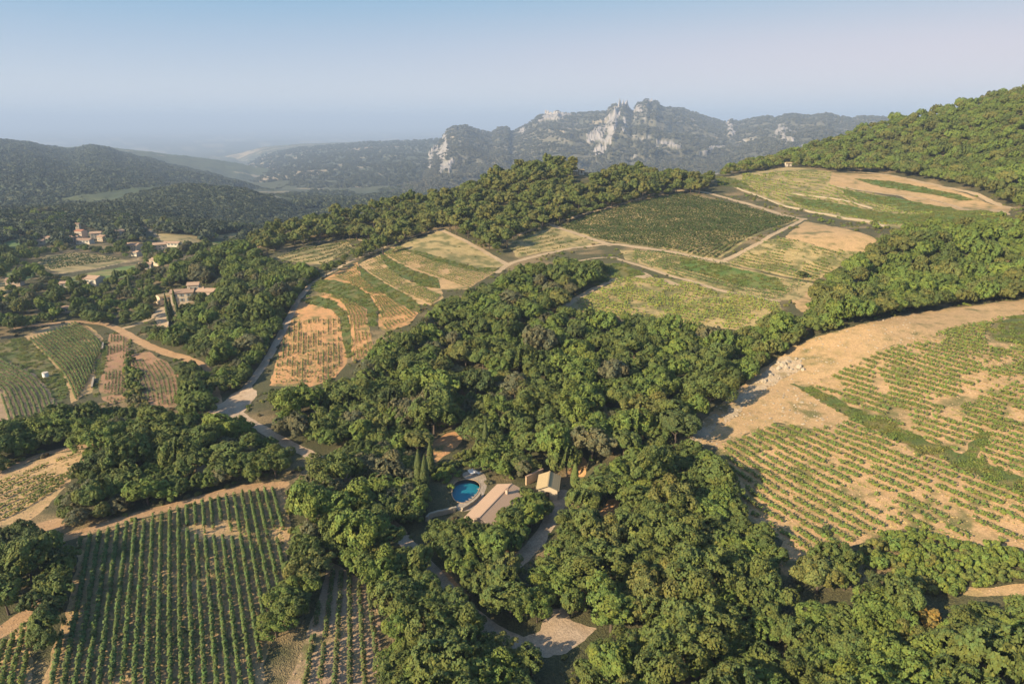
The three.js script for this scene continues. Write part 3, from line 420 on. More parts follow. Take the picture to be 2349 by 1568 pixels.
vineyard('red', '249,768 238,930', '292,772 286,925', { n: 7, step: .9, cards: 7, h: 1.0, w: .6, leaf: .5, thin: .38, look: 'dull', seed: 7, words: 'thin dull green', from: 'the stone edge, in the reddish strip vineyard', group: 'rows of the reddish strip vineyard' });
vineyard('redtwo', '300,825 324,885 336,940', '372,822 398,850 416,930', { n: 9, step: .9, cards: 7, h: 1.0, w: .6, leaf: .5, thin: .38, look: 'dull', seed: 8, words: 'thin dull green', from: 'the shrubby gully, reddish plot by the lane', group: 'rows of the reddish plot by the lane' });
vineyard('lowleft', '-60,1135 0,1108 190,1036', '-60,1215 0,1192 150,1108', { n: 7, step: .7, cards: 10, h: 1.1, w: .7, leaf: .5, thin: .4, grass: 1.2, look: 'yellow', seed: 9, words: 'yellowish low', from: 'the orange track, in the sloping edge plot', group: 'rows of the sloping edge plot' });
vineyard('front', '632,739 622,880', '776,731 778,880', { gap: 1.9, step: .7, cards: 8, h: 1.0, w: .5, leaf: .5, thin: .46, patch: 4, miss: .12, grass: 1.6, look: 'green', seed: 10, words: 'green', from: 'the shaded road, on the lowest orange terrace', group: 'rows of the lowest orange terrace' });
vineyard('second', '734,677 777,688 801,720 806,765 812,830', '761,672 815,697 840,722 846,762 856,810', { n: 6, step: .8, cards: 7, h: .9, w: .5, leaf: .45, thin: .34, grass: 1.5, look: 'bright', seed: 11, words: 'thin green', from: 'the lower bank, on the curved second terrace', group: 'rows of the curved second terrace' });
vineyard('third', '767,632 815,656 852,682 871,731 888,756', '815,608 855,652 909,690 955,726', { n: 10, step: .8, cards: 7, h: .9, w: .5, leaf: .45, thin: .34, grass: 1.4, look: 'bright', seed: 12, words: 'thin green', from: 'the curved bank, on the third terrace', group: 'rows of the third terrace' });
vineyard('fourth', '828,608 882,645 936,674 992,698', '865,588 909,626 963,655 1010,680', { n: 9, step: .9, cards: 6, h: .9, w: .5, leaf: .5, thin: .34, grass: 1.4, look: 'bright', seed: 13, words: 'thin green', from: 'its lower bank, on the fourth terrace', group: 'rows of the fourth terrace' });
vineyard('fifth', '878,580 930,607 1003,634 1083,663', '912,566 1003,592 1070,613 1130,626', { n: 12, step: .9, cards: 6, h: .95, w: .5, leaf: .5, thin: .34, grass: 1.3, look: 'bright', seed: 14, words: 'green', from: 'its lower bank, on the fifth terrace', group: 'rows of the fifth terrace' });
vineyard('dark', '1650,594 1832,503', '1290,520 1560,440', { gap: 3, ends: [-.5, 1.3], over: .05, step: 1, cards: 9, h: 1.5, w: 1.1, leaf: .8, thin: .05, look: 'green', seed: 15, words: 'dark green', from: 'the pale dividing track, dark square vineyard', group: 'rows of the dark square vineyard' });
vineyard('side', '1690,598 1868,640', '1790,545 1960,580', { gap: 3, ends: [-.4, 1.4], over: .1, step: 1.1, cards: 6, h: 1.1, w: .7, leaf: .7, thin: .4, grass: 1.3, look: 'bright', seed: 16, words: 'loose green', from: 'its lower edge, plot beside the dividing track', group: 'rows of the plot beside the dividing track' });
vineyard('yellow', '1310,702 1500,745 1700,775', '1430,640 1600,664 1780,694', { gap: 2.8, ends: [-.2, 1.2], over: .1, step: 1, cards: 7, h: 1.3, w: .8, leaf: .7, thin: .36, grass: 1.2, look: 'yellow', seed: 17, words: 'yellow-green', from: 'the oak wood, in the bright plot above it', group: 'rows of the bright yellow-green plot' });
vineyard('below', '1450,600 1540,630 1650,662 1785,686', '1450,575 1560,588 1660,606 1850,650', { n: 9, step: 1.1, cards: 6, h: 1.2, w: .7, leaf: .7, thin: .3, grass: 1.4, look: 'green', seed: 18, words: 'green', from: 'the narrow path, strip under the dark vineyard', group: 'rows of the strip under the dark vineyard' });
vineyard('plot', '1170,556 1270,519', '1190,592 1390,557', { n: 7, step: 1.2, cards: 6, h: 1.1, w: .8, leaf: .7, thin: .42, look: 'bright', seed: 19, words: 'low green', from: 'the pine wood, in the little plot at the fork', group: 'rows of the little plot at the fork' });
vineyard('upper', '1700,430 1880,488 2030,522 2300,505', '1700,400 1900,398 2000,445 2300,495', { gap: 4.4, step: 1.5, cards: 6, h: 1.3, w: 1.1, leaf: .95, thin: .36, grass: 1.6, look: 'yellow', seed: 20, words: 'light green', from: 'the low white wall, high vineyard under the hill', group: 'rows of the high vineyard' });
vineyard('hamlet', '110,620 300,590', '90,600 170,582', { n: 8, step: 1.6, cards: 6, h: 1.5, w: 1.2, leaf: 1.1, thin: .3, look: 'green', seed: 21, words: 'green', from: 'the lane, in the small vineyard by the hamlet', group: 'rows of the hamlet vineyard' });
vineyard('slope', '640,592 700,574 800,555', '690,606 740,604 806,572', { n: 5, step: 1, cards: 8, h: 1.4, w: .9, leaf: .75, thin: .1, look: 'green', seed: 22, words: 'dark green', from: 'the hillside path, in the shaded plot under it', group: 'rows of the plot under the hillside path' });
console.log('vine rows', rowCount);
// ---------- trees ----------
const bark = new THREE.MeshStandardMaterial({ color: RGB(.10, .075, .055), roughness: 1 });
function crownGeo(o) {
  const R = rng(o.seed), lv = new Leaves(), puffs = [];
  const lobes = Array.from({ length: o.lobes ?? 1 }, (_, i) => { const a = i * 2.3 + R() * 1.2, d = i ? o.R * (.35 + R() * .3) : 0; return [Math.cos(a) * d, i ? (R() - .6) * o.H * .3 : o.H * .06, Math.sin(a) * d, (o.lobes ?? 1) > 1 ? (i ? .5 + R() * .22 : .72) : 1]; });
  for (let i = 0; i < o.puffs; i++) { const lb = lobes[i % lobes.length], a = i * 2.4 + R() * 1.6, e = Math.asin(clamp(lerp(-.4, .98, (i + .5) / o.puffs) + (R() - .5) * .4, -.5, 1)), q = ((o.reach ?? .62) + R() * .4) * lb[3]; puffs.push([lb[0] + Math.cos(a) * Math.cos(e) * o.R * q, lb[1] + Math.sin(e) * o.H * .5 * q + o.y, lb[2] + Math.sin(a) * Math.cos(e) * o.R * q, o.R * (o.puff ?? .36) * (.45 + Math.pow(R(), 1.6) * 1.0)]); }
  puffs.push([0, o.y, 0, Math.min(o.R, o.H * .5) * .62]);
  const wsum = puffs.reduce((s, p) => s + p[3] ** 2, 0); let guard = 0, made = 0;
  const pt = puffs.map(() => tint(R, .16));
  while (made < o.leaves && guard++ < o.leaves * 6) {
    let w = R() * wsum, k = 0; while (k < puffs.length - 1 && (w -= puffs[k][3] ** 2) > 0) k++; const p = puffs[k];
    const cy = R() * 2 - 1, a = R() * 6.2832, s = Math.sqrt(1 - cy * cy), dx = Math.cos(a) * s, dz = Math.sin(a) * s; if (cy < -.55 && R() < .7) continue;
    const rr = p[3] * (.78 + R() * .3), x = p[0] + dx * rr, y = p[1] + cy * rr * (o.flat ?? .9), z = p[2] + dz * rr; if (y < o.low) continue;
    let hid = false; for (let m = 0; m < puffs.length; m++) if (m !== k) { const q = puffs[m]; if ((x - q[0]) ** 2 + (y - q[1]) ** 2 + (z - q[2]) ** 2 < (q[3] * .72) ** 2) { hid = true; break; } } if (hid) continue; if (o.holes && fbm(x * 1.1 + z * .37 + 40, y * 1.1 + z * .9, 2, o.seed) < o.holes) continue;
    const t = tint(R, .22); lv.add(x, y, z, dx + (R() - .5) * 1.1, cy + .25 + (R() - .5) * 1.1, dz + (R() - .5) * 1.1, o.leaf * (.65 + R() * .7), R, t.map((v, c) => v * pt[k][c])); made++;
  }
  return lv.geo();
}
function trunkGeo(R0, h, spread, seed) {
  const R = rng(seed), gs = [new THREE.CylinderGeometry(R0 * .6, R0 * 1.25, h, 7, 1, true).translate(0, h / 2, 0)];
  for (let i = 0; i < 4; i++) { const a = i * 1.6 + R(), l = spread * (.6 + R() * .4); gs.push(new THREE.CylinderGeometry(R0 * .18, R0 * .5, l, 5, 1, true).translate(0, l / 2, 0).rotateZ(-.55 - R() * .5).rotateY(a).translate(0, h * .85, 0)); }
  return mergeGeometries(gs);
}
const OAK = [0, 1, 2, 3, 4, 5].map((i) => ({ crown: crownGeo({ seed: 100 + i, R: 4.2 + (i % 3) * .35, H: 6.2 + (i % 2) * .9, y: 4.7, lobes: 2 + (i % 3), puffs: 50 + i * 3, puff: .27, holes: .42, leaves: 3900, leaf: .45, low: 1 }), trunk: trunkGeo(.24, 2.6, 3, 120 + i) }));
const PINE = [0, 1, 2, 3].map((i) => ({ crown: crownGeo({ seed: 200 + i, R: 3.7 + (i % 2) * .5, H: 7.8, y: 6, lobes: 2 + (i % 2), puffs: 36, puff: .25, holes: .4, leaves: 1900, leaf: .6, low: 1.8, flat: .75 }), trunk: trunkGeo(.22, 4.6, 3, 220 + i) }));
const BUSH = [0, 1, 2, 3].map((i) => ({ crown: crownGeo({ seed: 260 + i, R: 1.6, H: 2.2, y: 1.05, puffs: 9, puff: .42, leaves: 620, leaf: .42, low: .05 }) }));
const CYPRESS = [0, 1].map((i) => { const R = rng(290 + i), lv = new Leaves(); for (let k = 0; k < 1100; k++) { const v = R(), r = .95 * Math.pow(Math.sin(Math.PI * Math.pow(.08 + v * .9, .75)), .8) * (.8 + R() * .3), a = R() * 6.283; lv.add(Math.cos(a) * r, .4 + v * 9.4, Math.sin(a) * r, Math.cos(a), .5, Math.sin(a), .45 * (.7 + R() * .6), R, tint(R, .2)); } return { crown: lv.geo(), trunk: new THREE.CylinderGeometry(.1, .18, 1.6, 6).translate(0, .8, 0) }; });
const TINTS = { dark: ['dark green', leafMat(0.089, 0.114, 0.031)], mid: ['mid-green', leafMat(0.126, 0.156, 0.034)], fresh: ['fresh green', leafMat(0.153, 0.200, 0.036)], olive: ['olive green', leafMat(0.167, 0.172, 0.042)], yellow: ['yellow-green', leafMat(0.209, 0.209, 0.043)], grey: ['grey-green', leafMat(0.153, 0.145, 0.064)], brown: ['brownish', leafMat(.13, .10, .045)], gold: ['golden', leafMat(.25, .18, .045)] };
const kinds = { oak_tree: [OAK, 'oak', 'tree', 4.4], pine_tree: [PINE, 'pine', 'tree', 4], bush: [BUSH, 'bush', 'bush', 1.6], cypress_tree: [CYPRESS, 'cypress', 'tree', 1] };
const protos = {};
function plant(kind, x, y, z, size, tall, tintKey, R) { // a copy of a finished tree, put in its own place
  const set = kinds[kind][0], i = Math.floor(R() * set.length), key = kind + i; let t;
  if (!protos[key]) { t = protos[key] = base(kind, x, y, z); mesh('crown', set[i].crown, TINTS[tintKey][1], t); if (set[i].trunk) mesh('trunk', set[i].trunk, bark, t); }
  else { t = protos[key].clone(); t.userData = {}; t.name = numbered(kind); scene.add(t); t.children[0].material = TINTS[tintKey][1]; }
  t.position.set(x, y, z); t.rotation.set((R() - .5) * .08, R() * 6.283, (R() - .5) * .08); const oval = .84 + R() * .34; t.scale.set(size * oval, size * tall, size / oval); return t;
}
// landmarks that the labels go by
const LANDMARKS = [['swimming pool', 1066, 1126], ['pool house', 1150, 1150], ['parking area', 1290, 1450], ['house drive', 1250, 1210], ['road bend', 520, 930], ['bare road stretch', 690, 1030], ['narrow pale vineyard', 790, 1450], ['broad vineyard', 400, 1350], ['sandy headland track', 400, 1160], ['edge plot', 80, 1110], ['corner plot', 30, 1500], ['striped vineyard', 150, 840], ['reddish plot', 370, 870], ['villa', 430, 680], ['orange terrace', 700, 790], ['shaded road', 630, 780], ['upper terraces', 960, 640], ['terrace summit', 1010, 530], ['fork in the tracks', 1160, 605], ['dark square vineyard', 1560, 520], ['bright yellow-green plot', 1500, 680], ['sandy point', 1600, 1000], ['pale limestone edge', 1800, 840], ['big sandy vineyard', 2050, 1050], ['bare soil corner', 1850, 1230], ['orange clearing', 1010, 1020], ['ochre gap', 1395, 1165], ['high vineyard', 1900, 450], ['scree gully', 1845, 690], ['pine ridge hump', 1270, 390], ['white hut', 1335, 395], ['hillside path', 690, 565], ['golden bush', 2125, 1420], ['wooded hill', 2250, 330], ['sandy terrace field', 2150, 450], ['gully wood', 2150, 620], ['bottom corner wood', 2250, 1540], ['low scrub slope', 2200, 1290], ['roadside wood', 980, 1420], ['hedge', 690, 1330], ['deep wood', 1300, 850], ['wood crest', 1250, 620], ['villa lane', 310, 780]].map(([n, x, y]) => { const p = L(x, y); return { n, x: p.x, z: p.z }; });
const blocked = (x, z, m) => { for (const g of regions) { if (g.look === 'meadow' || g.look === 'bank' || g.look === 'lush') continue; const [bx, bz] = g.field.box; if (x < bx[0] || x > bx[1] || z < bz[0] || z > bz[1]) continue; if (g.field(x, z) > (g.open === true ? -m : -m * .45)) return true; } return false; };
// places that stay in sight between the crowns
const OPEN = ['985,1195 1010,1160 1040,1095 1066,1070 1104,1078 1110,1100 1105,1140 1088,1188', '1078,1192 1157,1104 1205,1104 1160,1160 1112,1205', '1206,1106 1262,1078 1280,1080 1278,1108 1262,1122 1240,1114', '962,1058 985,1010 1040,983 1056,1000 1040,1045 985,1068', '1286,1130 1312,1085 1322,1088 1300,1150 1262,1215 1240,1232 1258,1185', '910,1210 930,1212 962,1255 945,1258', '1000,1306 1024,1302 1062,1345 1036,1352', '1078,1388 1096,1380 1148,1438 1130,1448', '1215,1446 1250,1436 1288,1396 1318,1428 1356,1442 1300,1480 1240,1486', '1376,1184 1390,1144 1416,1141 1410,1180', '484,940 530,908 572,884 585,905 560,952 505,958', '636,1010 660,1004 738,1048 735,1060 690,1062', '444,1076 488,1068 488,1088 448,1094', '83,603 109,583 160,578 220,580 300,592 330,588 326,602 211,620 139,632', '162,508 246,532 244,562 164,562', '264,526 286,526 286,548 264,548', '296,556 326,556 324,584 300,584', '316,510 350,525 372,548 330,540', '358,556 408,556 406,568 360,572', '202,634 232,634 232,652 202,652', '84,550 122,545 122,564 84,566', '336,606 360,602 360,614 336,616', '366,662 388,660 386,700 386,750 350,752 330,740 362,704', '406,652 438,650 436,692 412,694', '440,652 490,654 486,670 442,674', '270,745 330,775 430,812 430,832 370,815 300,790', '598,582 660,562 740,548 800,544 850,548 800,578 740,606 660,604', '1320,384 1346,384 1350,420 1316,420', '1798,369 1814,369 1814,380 1798,380', '2100,1408 2150,1408 2150,1440 2100,1440', '1810,1260 1838,1250 1834,1340 1806,1345', '1640,1366 1970,1366 1970,1376 1640,1376'].map(P2);
const hides = (vx, vy, r) => OPEN.some((p) => { for (let a = 0; a < 8; a++) if (inPoly(vx + Math.cos(a * .785) * r, vy + Math.sin(a * .785) * r, p)) return true; return inPoly(vx, vy, p) || p.some(([x, y]) => (x - vx) ** 2 + (y - vy) ** 2 < r * r); });
const spots = [], taken = new Map();
const claim = (x, z, r, q) => { const k = (a, b) => a * 99991 + b, cx = Math.floor(x / 6), cz = Math.floor(z / 6), n = Math.ceil(r / 6); for (let a = -n; a <= n; a++) for (let b = -n; b <= n; b++) for (const t of taken.get(k(cx + a, cz + b)) ?? []) if ((t.x - x) ** 2 + (t.z - z) ** 2 < (r * .5 + t.q * .5) ** 2) return false; const c = k(cx, cz); if (!taken.has(c)) taken.set(c, []); taken.get(c).push({ x, z, q: r }); return true; };
const pickTint = (R, x, z, mix, seed) => { const n = clamp(fbm(x / 13, z / 13, 2, seed) * .9 + R() * .45 - .18, 0, .999); return mix[Math.floor(n * mix.length)]; };
const CANOPY = [];
function wood(o) { // fills an outline of canopy, as seen, with trees on the ground under it
  const R = rng(o.seed), poly = P2(o.outline), xs = poly.map((p) => p[0]), ys = poly.map((p) => p[1]), bx = [Math.min(...xs), Math.max(...xs)], by = [Math.min(...ys), Math.max(...ys)], n = Math.min(o.tries ?? 16000, (bx[1] - bx[0]) * (by[1] - by[0]) * .35);
  const seen = { x: 0 };
  for (let i = 0; i < n; i++) {
    const vx = lerp(...bx, R()), vy = lerp(...by, R()); if (!inPoly(vx, vy, poly) || (o.hole && inPoly(vx, vy, o.hole))) continue;
    const size = (o.size ?? 1) * (.56 + Math.pow(R(), 1.4) * .84), p = land(vx, vy, (o.centre ?? 4.4) * size, o.from); if (!p || p.r > (o.far ?? 1700)) continue;
    if (blocked(p.x, p.z, (o.clear ?? 1.6) * size)) continue;
    const rp = (kinds[o.kind][3]) * size * F * VW / W / Math.hypot(p.r, EYE - p.y), q = rp * .62;
    if (!o.loose && !(inPoly(vx - q, vy, poly) && inPoly(vx + q, vy, poly) && inPoly(vx, vy - q, poly))) continue;
    if (!o.any && hides(vx, vy, rp * .8)) continue;
    if (!claim(p.x, p.z, o.gap * size, 0)) continue;
    spots.push({ kind: o.kind, x: p.x, y: p.y - .15, z: p.z, r: p.r, size, tall: .85 + R() * .35, tint: pickTint(R, p.x, p.z, o.mix, o.seed), wood: o.name, vx, vy, only: o.only }); seen.x++;
  }
  CANOPY.push([o.name, seen.x]);
}
const one = (kind, vx, vy, size, tall, tint, label) => { const p = L(vx, vy), r = claim(p.x, p.z, 2, 0); spots.push({ kind, x: p.x, y: p.y - .1, z: p.z, r: p.r, size, tall, tint, wood: 'single', vx, vy, label, must: true }); };
const MIXA = ['dark', 'mid', 'mid', 'fresh', 'mid', 'mid', 'olive', 'fresh'], MIXB = ['dark', 'mid', 'mid', 'fresh', 'mid', 'grey', 'olive'], MIXP = ['dark', 'mid', 'olive', 'mid', 'olive', 'mid'], MIXR = ['mid', 'mid', 'fresh', 'olive', 'fresh', 'fresh', 'olive'];
// cypresses and named trees first
one('cypress_tree', 988, 1088, 1, 1.0, 'dark', 'dark slender cypress standing at the orange clearing above the pool');
one('cypress_tree', 962, 1120, 1.25, .9, 'dark', 'broad dark cypress beside the tree shade behind the swimming pool');
one('cypress_tree', 974, 1128, 1.1, .95, 'dark', 'dark cypress between the broad cypress and the swimming pool');
one('cypress_tree', 1316, 1120, 1, .75, 'mid', 'short green cypress at the house end by the shaded drive');
one('cypress_tree', 1115, 1040, 1.1, .95, 'dark', 'dark cypress at the wood edge right above the pool terrace');
one('cypress_tree', 389, 742, 1.2, 1.35, 'dark', 'tallest dark cypress at the end of the villa forecourt');
one('cypress_tree', 397, 738, 1.1, 1.15, 'dark', 'second dark cypress in the row before the villa');
one('cypress_tree', 409, 726, 1.0, .95, 'dark', 'third dark cypress in the row before the villa');
one('cypress_tree', 439, 675, .9, .85, 'dark', 'thin cypress against the pale villa wall');
one('cypress_tree', 402, 700, 1, 1, 'dark', 'cypress behind the forecourt row, close to the villa gable');
one('cypress_tree', 299, 668, 1, 1.1, 'dark', 'dark cypress near the lone pink house in the valley');
one('cypress_tree', 268, 652, 1, 1.0, 'dark', 'cypress beside the lane above the lone pink house');
one('cypress_tree', 330, 690, 1, 1.0, 'dark', 'dark cypress in the grove between lone house and villa');
one('bush', 2125, 1440, 1.7, .8, 'gold', 'round golden-yellow bush in the bottom corner wood');
one('oak_tree', 352, 775, .95, .8, 'dark', 'round dark oak on the lane bend before the villa forecourt');
one('bush', 1802, 1530, 1.3, .8, 'brown', 'reddish-brown dead bush in the bottom corner wood');
one('oak_tree', 1835, 638, .5, .9, 'dark', 'small dark oak above the scree gully');
one('bush', 1888, 1222, .8, .8, 'dark', 'little dark bush alone on the bare sandy soil');
const grow = (name, kind, gap, mix, outline, o = {}) => wood({ name, kind, gap, mix, outline, seed: 400 + CANOPY.length * 7, ...o });
grow('bottom corner wood', 'oak_tree', 5.3, MIXA, '1340,1500 1400,1470 1500,1440 1600,1390 1700,1385 1960,1385 1975,1350 1840,1325 1840,1285 1900,1255 1960,1290 2060,1330 2130,1360 2180,1410 2250,1380 2420,1370 2420,1680 1270,1680', { centre: 4.2, size: .95 });
grow('low scrub slope', 'bush', 2.5, ['mid', 'fresh', 'fresh', 'olive', 'mid'], '1960,1250 2040,1212 2090,1206 2190,1235 2260,1250 2420,1230 2420,1345 2260,1350 2130,1350 2050,1310 1960,1280', { centre: 1, size: 1.15, clear: .3 });
grow('house wood', 'oak_tree', 5.2, MIXA, '1290,1200 1330,1100 1420,1040 1500,1008 1590,1010 1650,1050 1690,1100 1700,1170 1780,1230 1810,1290 1800,1345 1700,1380 1500,1440 1390,1475 1310,1400 1225,1345 1230,1280', { size: .95 });
grow('front of house', 'oak_tree', 5, MIXA, '975,1195 1040,1185 1085,1200 1150,1175 1205,1125 1262,1135 1272,1200 1225,1250 1190,1325 1240,1380 1290,1395 1240,1410 1130,1400 1060,1360 1010,1300 975,1240', { size: .85 });
grow('roadside wood', 'oak_tree', 5, MIXA, '745,1190 800,1180 890,1190 945,1250 1015,1318 1095,1412 1170,1465 1250,1500 1260,1680 850,1680 862,1500 876,1400 840,1340 770,1290 745,1270', { size: .92 });
grow('pool wood', 'oak_tree', 5, ['dark', 'mid', 'grey', 'mid', 'fresh', 'grey', 'mid'], '655,1120 720,1075 800,1015 900,1025 955,1035 975,1120 985,1170 930,1195 880,1170 750,1180 720,1240 690,1230 672,1190', { size: .92 });
grow('hedge', 'oak_tree', 4.2, MIXA, '680,1200 735,1190 735,1290 720,1350 690,1410 650,1450 610,1440 620,1380 655,1330 665,1260', { size: .8, clear: .7 });
grow('road wood', 'oak_tree', 5.1, MIXB, '100,950 170,930 230,935 320,945 420,950 500,965 560,960 600,1000 640,1030 660,1070 640,1100 560,1108 430,1140 300,1180 180,1212 130,1180 170,1095 205,1040 200,1018 120,1030 60,1050 -40,1080 -40,985', { size: .9 });
grow('corner shade', 'oak_tree', 5, ['dark', 'dark', 'mid', 'mid'], '-40,1215 60,1205 120,1250 180,1265 180,1330 150,1390 110,1470 95,1590 66,1590 80,1430 100,1375 40,1410 -40,1450', { size: .95 });
grow('central wood', 'oak_tree', 5.4, MIXB, '1130,645 1200,612 1310,592 1380,602 1412,630 1290,700 1400,722 1460,715 1560,735 1690,755 1700,860 1640,940 1590,1000 1500,1010 1400,1040 1330,1060 1230,1075 1110,1085 1095,1000 1000,985 960,1030 900,1020 820,1020 745,1005 650,995 620,930 580,905 650,890 710,895 790,860 860,815 900,775 960,745 1020,690', { hole: P2('955,1060 985,1010 1060,980 1075,1010 1020,1060'), size: 1 });
grow('gully wood', 'oak_tree', 5, MIXR, '1690,760 1780,715 1850,720 1870,650 1945,600 2010,560 2040,530 2110,510 2200,500 2290,505 2420,480 2420,690 2130,712 1960,752 1880,785 1810,800 1730,860 1690,880', { size: .85 });
grow('villa wood', 'oak_tree', 5, MIXB, '335,745 395,760 420,700 470,690 500,650 510,600 560,570 640,605 706,654 680,706 650,768 614,830 562,884 500,890 478,860 480,825 430,815 390,795 340,775', { size: .9 });
grow('lane bushes', 'oak_tree', 4, MIXB, '405,835 440,830 475,860 482,935 440,950 405,930 400,880', { size: .7, clear: .5 });
grow('slope wood', 'oak_tree', 5.2, MIXB, '370,650 395,610 460,580 540,545 600,575 690,590 730,625 690,655 640,610 560,575 500,605 470,690 420,690 400,640', { size: .9 });
grow('ridge pines', 'pine_tree', 4.9, MIXP, '560,545 640,508 700,490 800,462 900,450 1000,440 1060,425 1110,395 1180,368 1270,352 1320,362 1345,400 1450,370 1500,390 1600,395 1645,402 1620,430 1545,438 1400,475 1265,515 1150,552 1140,595 1085,560 1010,522 885,560 745,630 700,600 820,552 700,556 600,578', { size: 1, centre: 5.2, clear: .8, tries: 26000 });
grow('hilltop wood', 'pine_tree', 5.2, MIXR, '1645,402 1700,355 1800,340 1900,318 2000,300 2040,330 2030,385 1900,388 1800,378 1720,392', { size: .8, centre: 4.6, clear: .6 });
grow('wooded hill', 'oak_tree', 5.4, MIXR, '1780,352 1850,325 1900,298 1960,262 2000,252 2100,230 2200,206 2290,186 2348,166 2440,140 2440,470 2340,462 2250,430 2110,395 2030,385 2000,330', { size: .95, tries: 22000, only: 'stuff', loose: 1 });
grow('field edge bushes', 'bush', 2.6, MIXB, '1640,412 1900,470 2040,520 1985,540 1835,500 1700,465', { size: .9, clear: .3, centre: 1, tries: 150, loose: 1 });
grow('bank bushes', 'bush', 3, MIXR, '2050,440 2120,455 2300,480 2300,500 2100,480', { size: 1.5, clear: -2, centre: 1.2, tries: 14, loose: 1 });
grow('gully bushes', 'bush', 2.4, MIXB, '286,800 305,810 325,880 340,935 320,945 292,925', { size: .9, clear: -.2, centre: 1, tries: 700, loose: 1 });
grow('path bushes', 'bush', 2.6, MIXB, '170,1200 300,1160 430,1115 560,1105 640,1095 640,1108 560,1118 450,1145 300,1186', { size: .8, clear: .3, centre: 1, tries: 500, loose: 1 });
grow('clearing bushes', 'bush', 2.4, MIXA, '985,1080 1010,1050 1050,1040 1095,1030 1100,1080 1060,1080 1020,1105', { size: .9, clear: .2, centre: 1, tries: 300, loose: 1 });
grow('valley trees', 'oak_tree', 9, MIXB, '-60,690 60,660 200,655 380,640 375,700 330,725 280,742 180,722 60,738 -60,775', { size: .85, tries: 4000, only: 'stuff', loose: 1 });
grow('valley trees', 'oak_tree', 10.5, MIXB, '-60,500 100,480 330,500 560,520 640,505 560,545 480,580 390,640 200,655 -60,690', { size: .95, tries: 9000, only: 'stuff', clear: 2, loose: 1 });
grow('hamlet gardens', 'oak_tree', 8, MIXB, '140,520 300,505 420,540 470,560 400,625 320,630 270,600 240,575 140,570', { size: .55, tries: 260, only: 'stuff', loose: 1, clear: .6 });
grow('hamlet outskirts', 'oak_tree', 7, MIXB, '60,555 140,540 150,575 80,600 0,640 -20,600', { size: .7, tries: 300, only: 'stuff', loose: 1 });
// the ones that show largest are things of their own; the rest of each kind is one mass
const individuals = []; const counts = { oak_tree: 298, pine_tree: 250, bush: 220, cypress_tree: 40 }, mass = new Map();
for (const kind of Object.keys(counts)) {
  const list = spots.filter((s) => s.kind === kind); const cand = list.filter((s) => !s.only && s.vx > -30 && s.vx < 2378 && s.vy < 1600).sort((a, b) => (b.must ? 1e9 : b.size / b.r) - (a.must ? 1e9 : a.size / a.r)); const keep = new Set(cand.slice(0, counts[kind]));
  for (const s of list) if (keep.has(s)) individuals.push(s); else { const k = kind === 'pine_tree' ? 'pine_woodland' : kind === 'bush' ? 'scrub_vegetation' : 'oak_woodland'; if (!mass.has(k)) mass.set(k, []); mass.get(k).push(s); }
}
{ // labels: look, then rank among its likes on one side of the landmark it stands by
  const sizeWord = (s) => s.size > 1.08 ? 'broad' : s.size > .86 ? 'medium-sized' : 'small', groups = new Map();
  for (const s of individuals) {
    let b = null, bd = 1e18; for (const l of LANDMARKS) { const d = (l.x - s.x) ** 2 + (l.z - s.z) ** 2; if (d < bd) { bd = d; b = l; } }
    const az = Math.atan2(b.x, -b.z), dx = (s.x - b.x) * Math.cos(az) + (s.z - b.z) * Math.sin(az), dz = (s.x - b.x) * Math.sin(az) - (s.z - b.z) * Math.cos(az);
    s.side = Math.abs(dx) > Math.abs(dz) * .8 ? (dx < 0 ? 'left of' : 'right of') : dz > 0 ? 'behind' : 'in front of'; s.mark = b.n; s.dist = Math.sqrt(bd);
    s.key = `${sizeWord(s)} ${TINTS[s.tint][0]} ${kinds[s.kind][1]}`; const k = s.key + s.side + s.mark; if (!groups.has(k)) groups.set(k, []); groups.get(k).push(s);
  }
  for (const g of groups.values()) { g.sort((a, b) => a.dist - b.dist); g.forEach((s, i) => { s.label ??= g.length === 1 ? `${s.key} ${s.side} the ${s.mark}` : `${s.key}, ${ORD(i + 1)} of its look going ${s.side === 'behind' ? 'back from' : s.side === 'in front of' ? 'forward from' : s.side.replace(' of', ' from')} the ${s.mark}`; }); }
  const R = rng(77); const GN = { oak_tree: 'oaks of the woods', pine_tree: 'pines of the ridge', bush: 'bushes along banks and clearings', cypress_tree: 'cypresses by the houses' };
  for (const s of individuals) tag(plant(s.kind, s.x, s.y, s.z, s.size, s.tall, s.tint, R), s.label, kinds[s.kind][2], GN[s.kind]);
}
const massMat = leafMat(1, 1, 1);
function masses(name, label, list, geo, tall) {
  const R = rng(88), m = new THREE.InstancedMesh(geo, massMat, list.length), M = new THREE.Matrix4(), q = new THREE.Quaternion(), e = new THREE.Euler(), v = new THREE.Vector3(), sc = new THREE.Vector3(), c = new THREE.Color();
  list.forEach((s, i) => { e.set(0, R() * 6.283, 0); q.setFromEuler(e); const ov = .84 + R() * .34; sc.set(s.size * ov, s.size * (s.tall ?? 1), s.size / ov); M.compose(v.set(s.x, s.y, s.z), q, sc); m.setMatrixAt(i, M); const k = .82 + R() * .36; m.setColorAt(i, s.tint ? c.copy(TINTS[s.tint][1].color).multiplyScalar(k) : c.setRGB(...s.rgb).multiplyScalar(k)); });
  m.name = numbered(name); m.castShadow = m.receiveShadow = true; scene.add(m); tag(m, label, 'woodland', null, 'stuff');
}
for (const [k, list] of mass) masses(k, { pine_woodland: 'olive pines massed on the ridge beyond the terraces', oak_woodland: 'dense oak wood covering gullies and the hill side', scrub_vegetation: 'low scrub on banks and slopes' }[k], list, k === 'pine_woodland' ? PINE[1].crown : k === 'bush' || k === 'scrub_vegetation' ? BUSH[1].crown : OAK[1].crown);
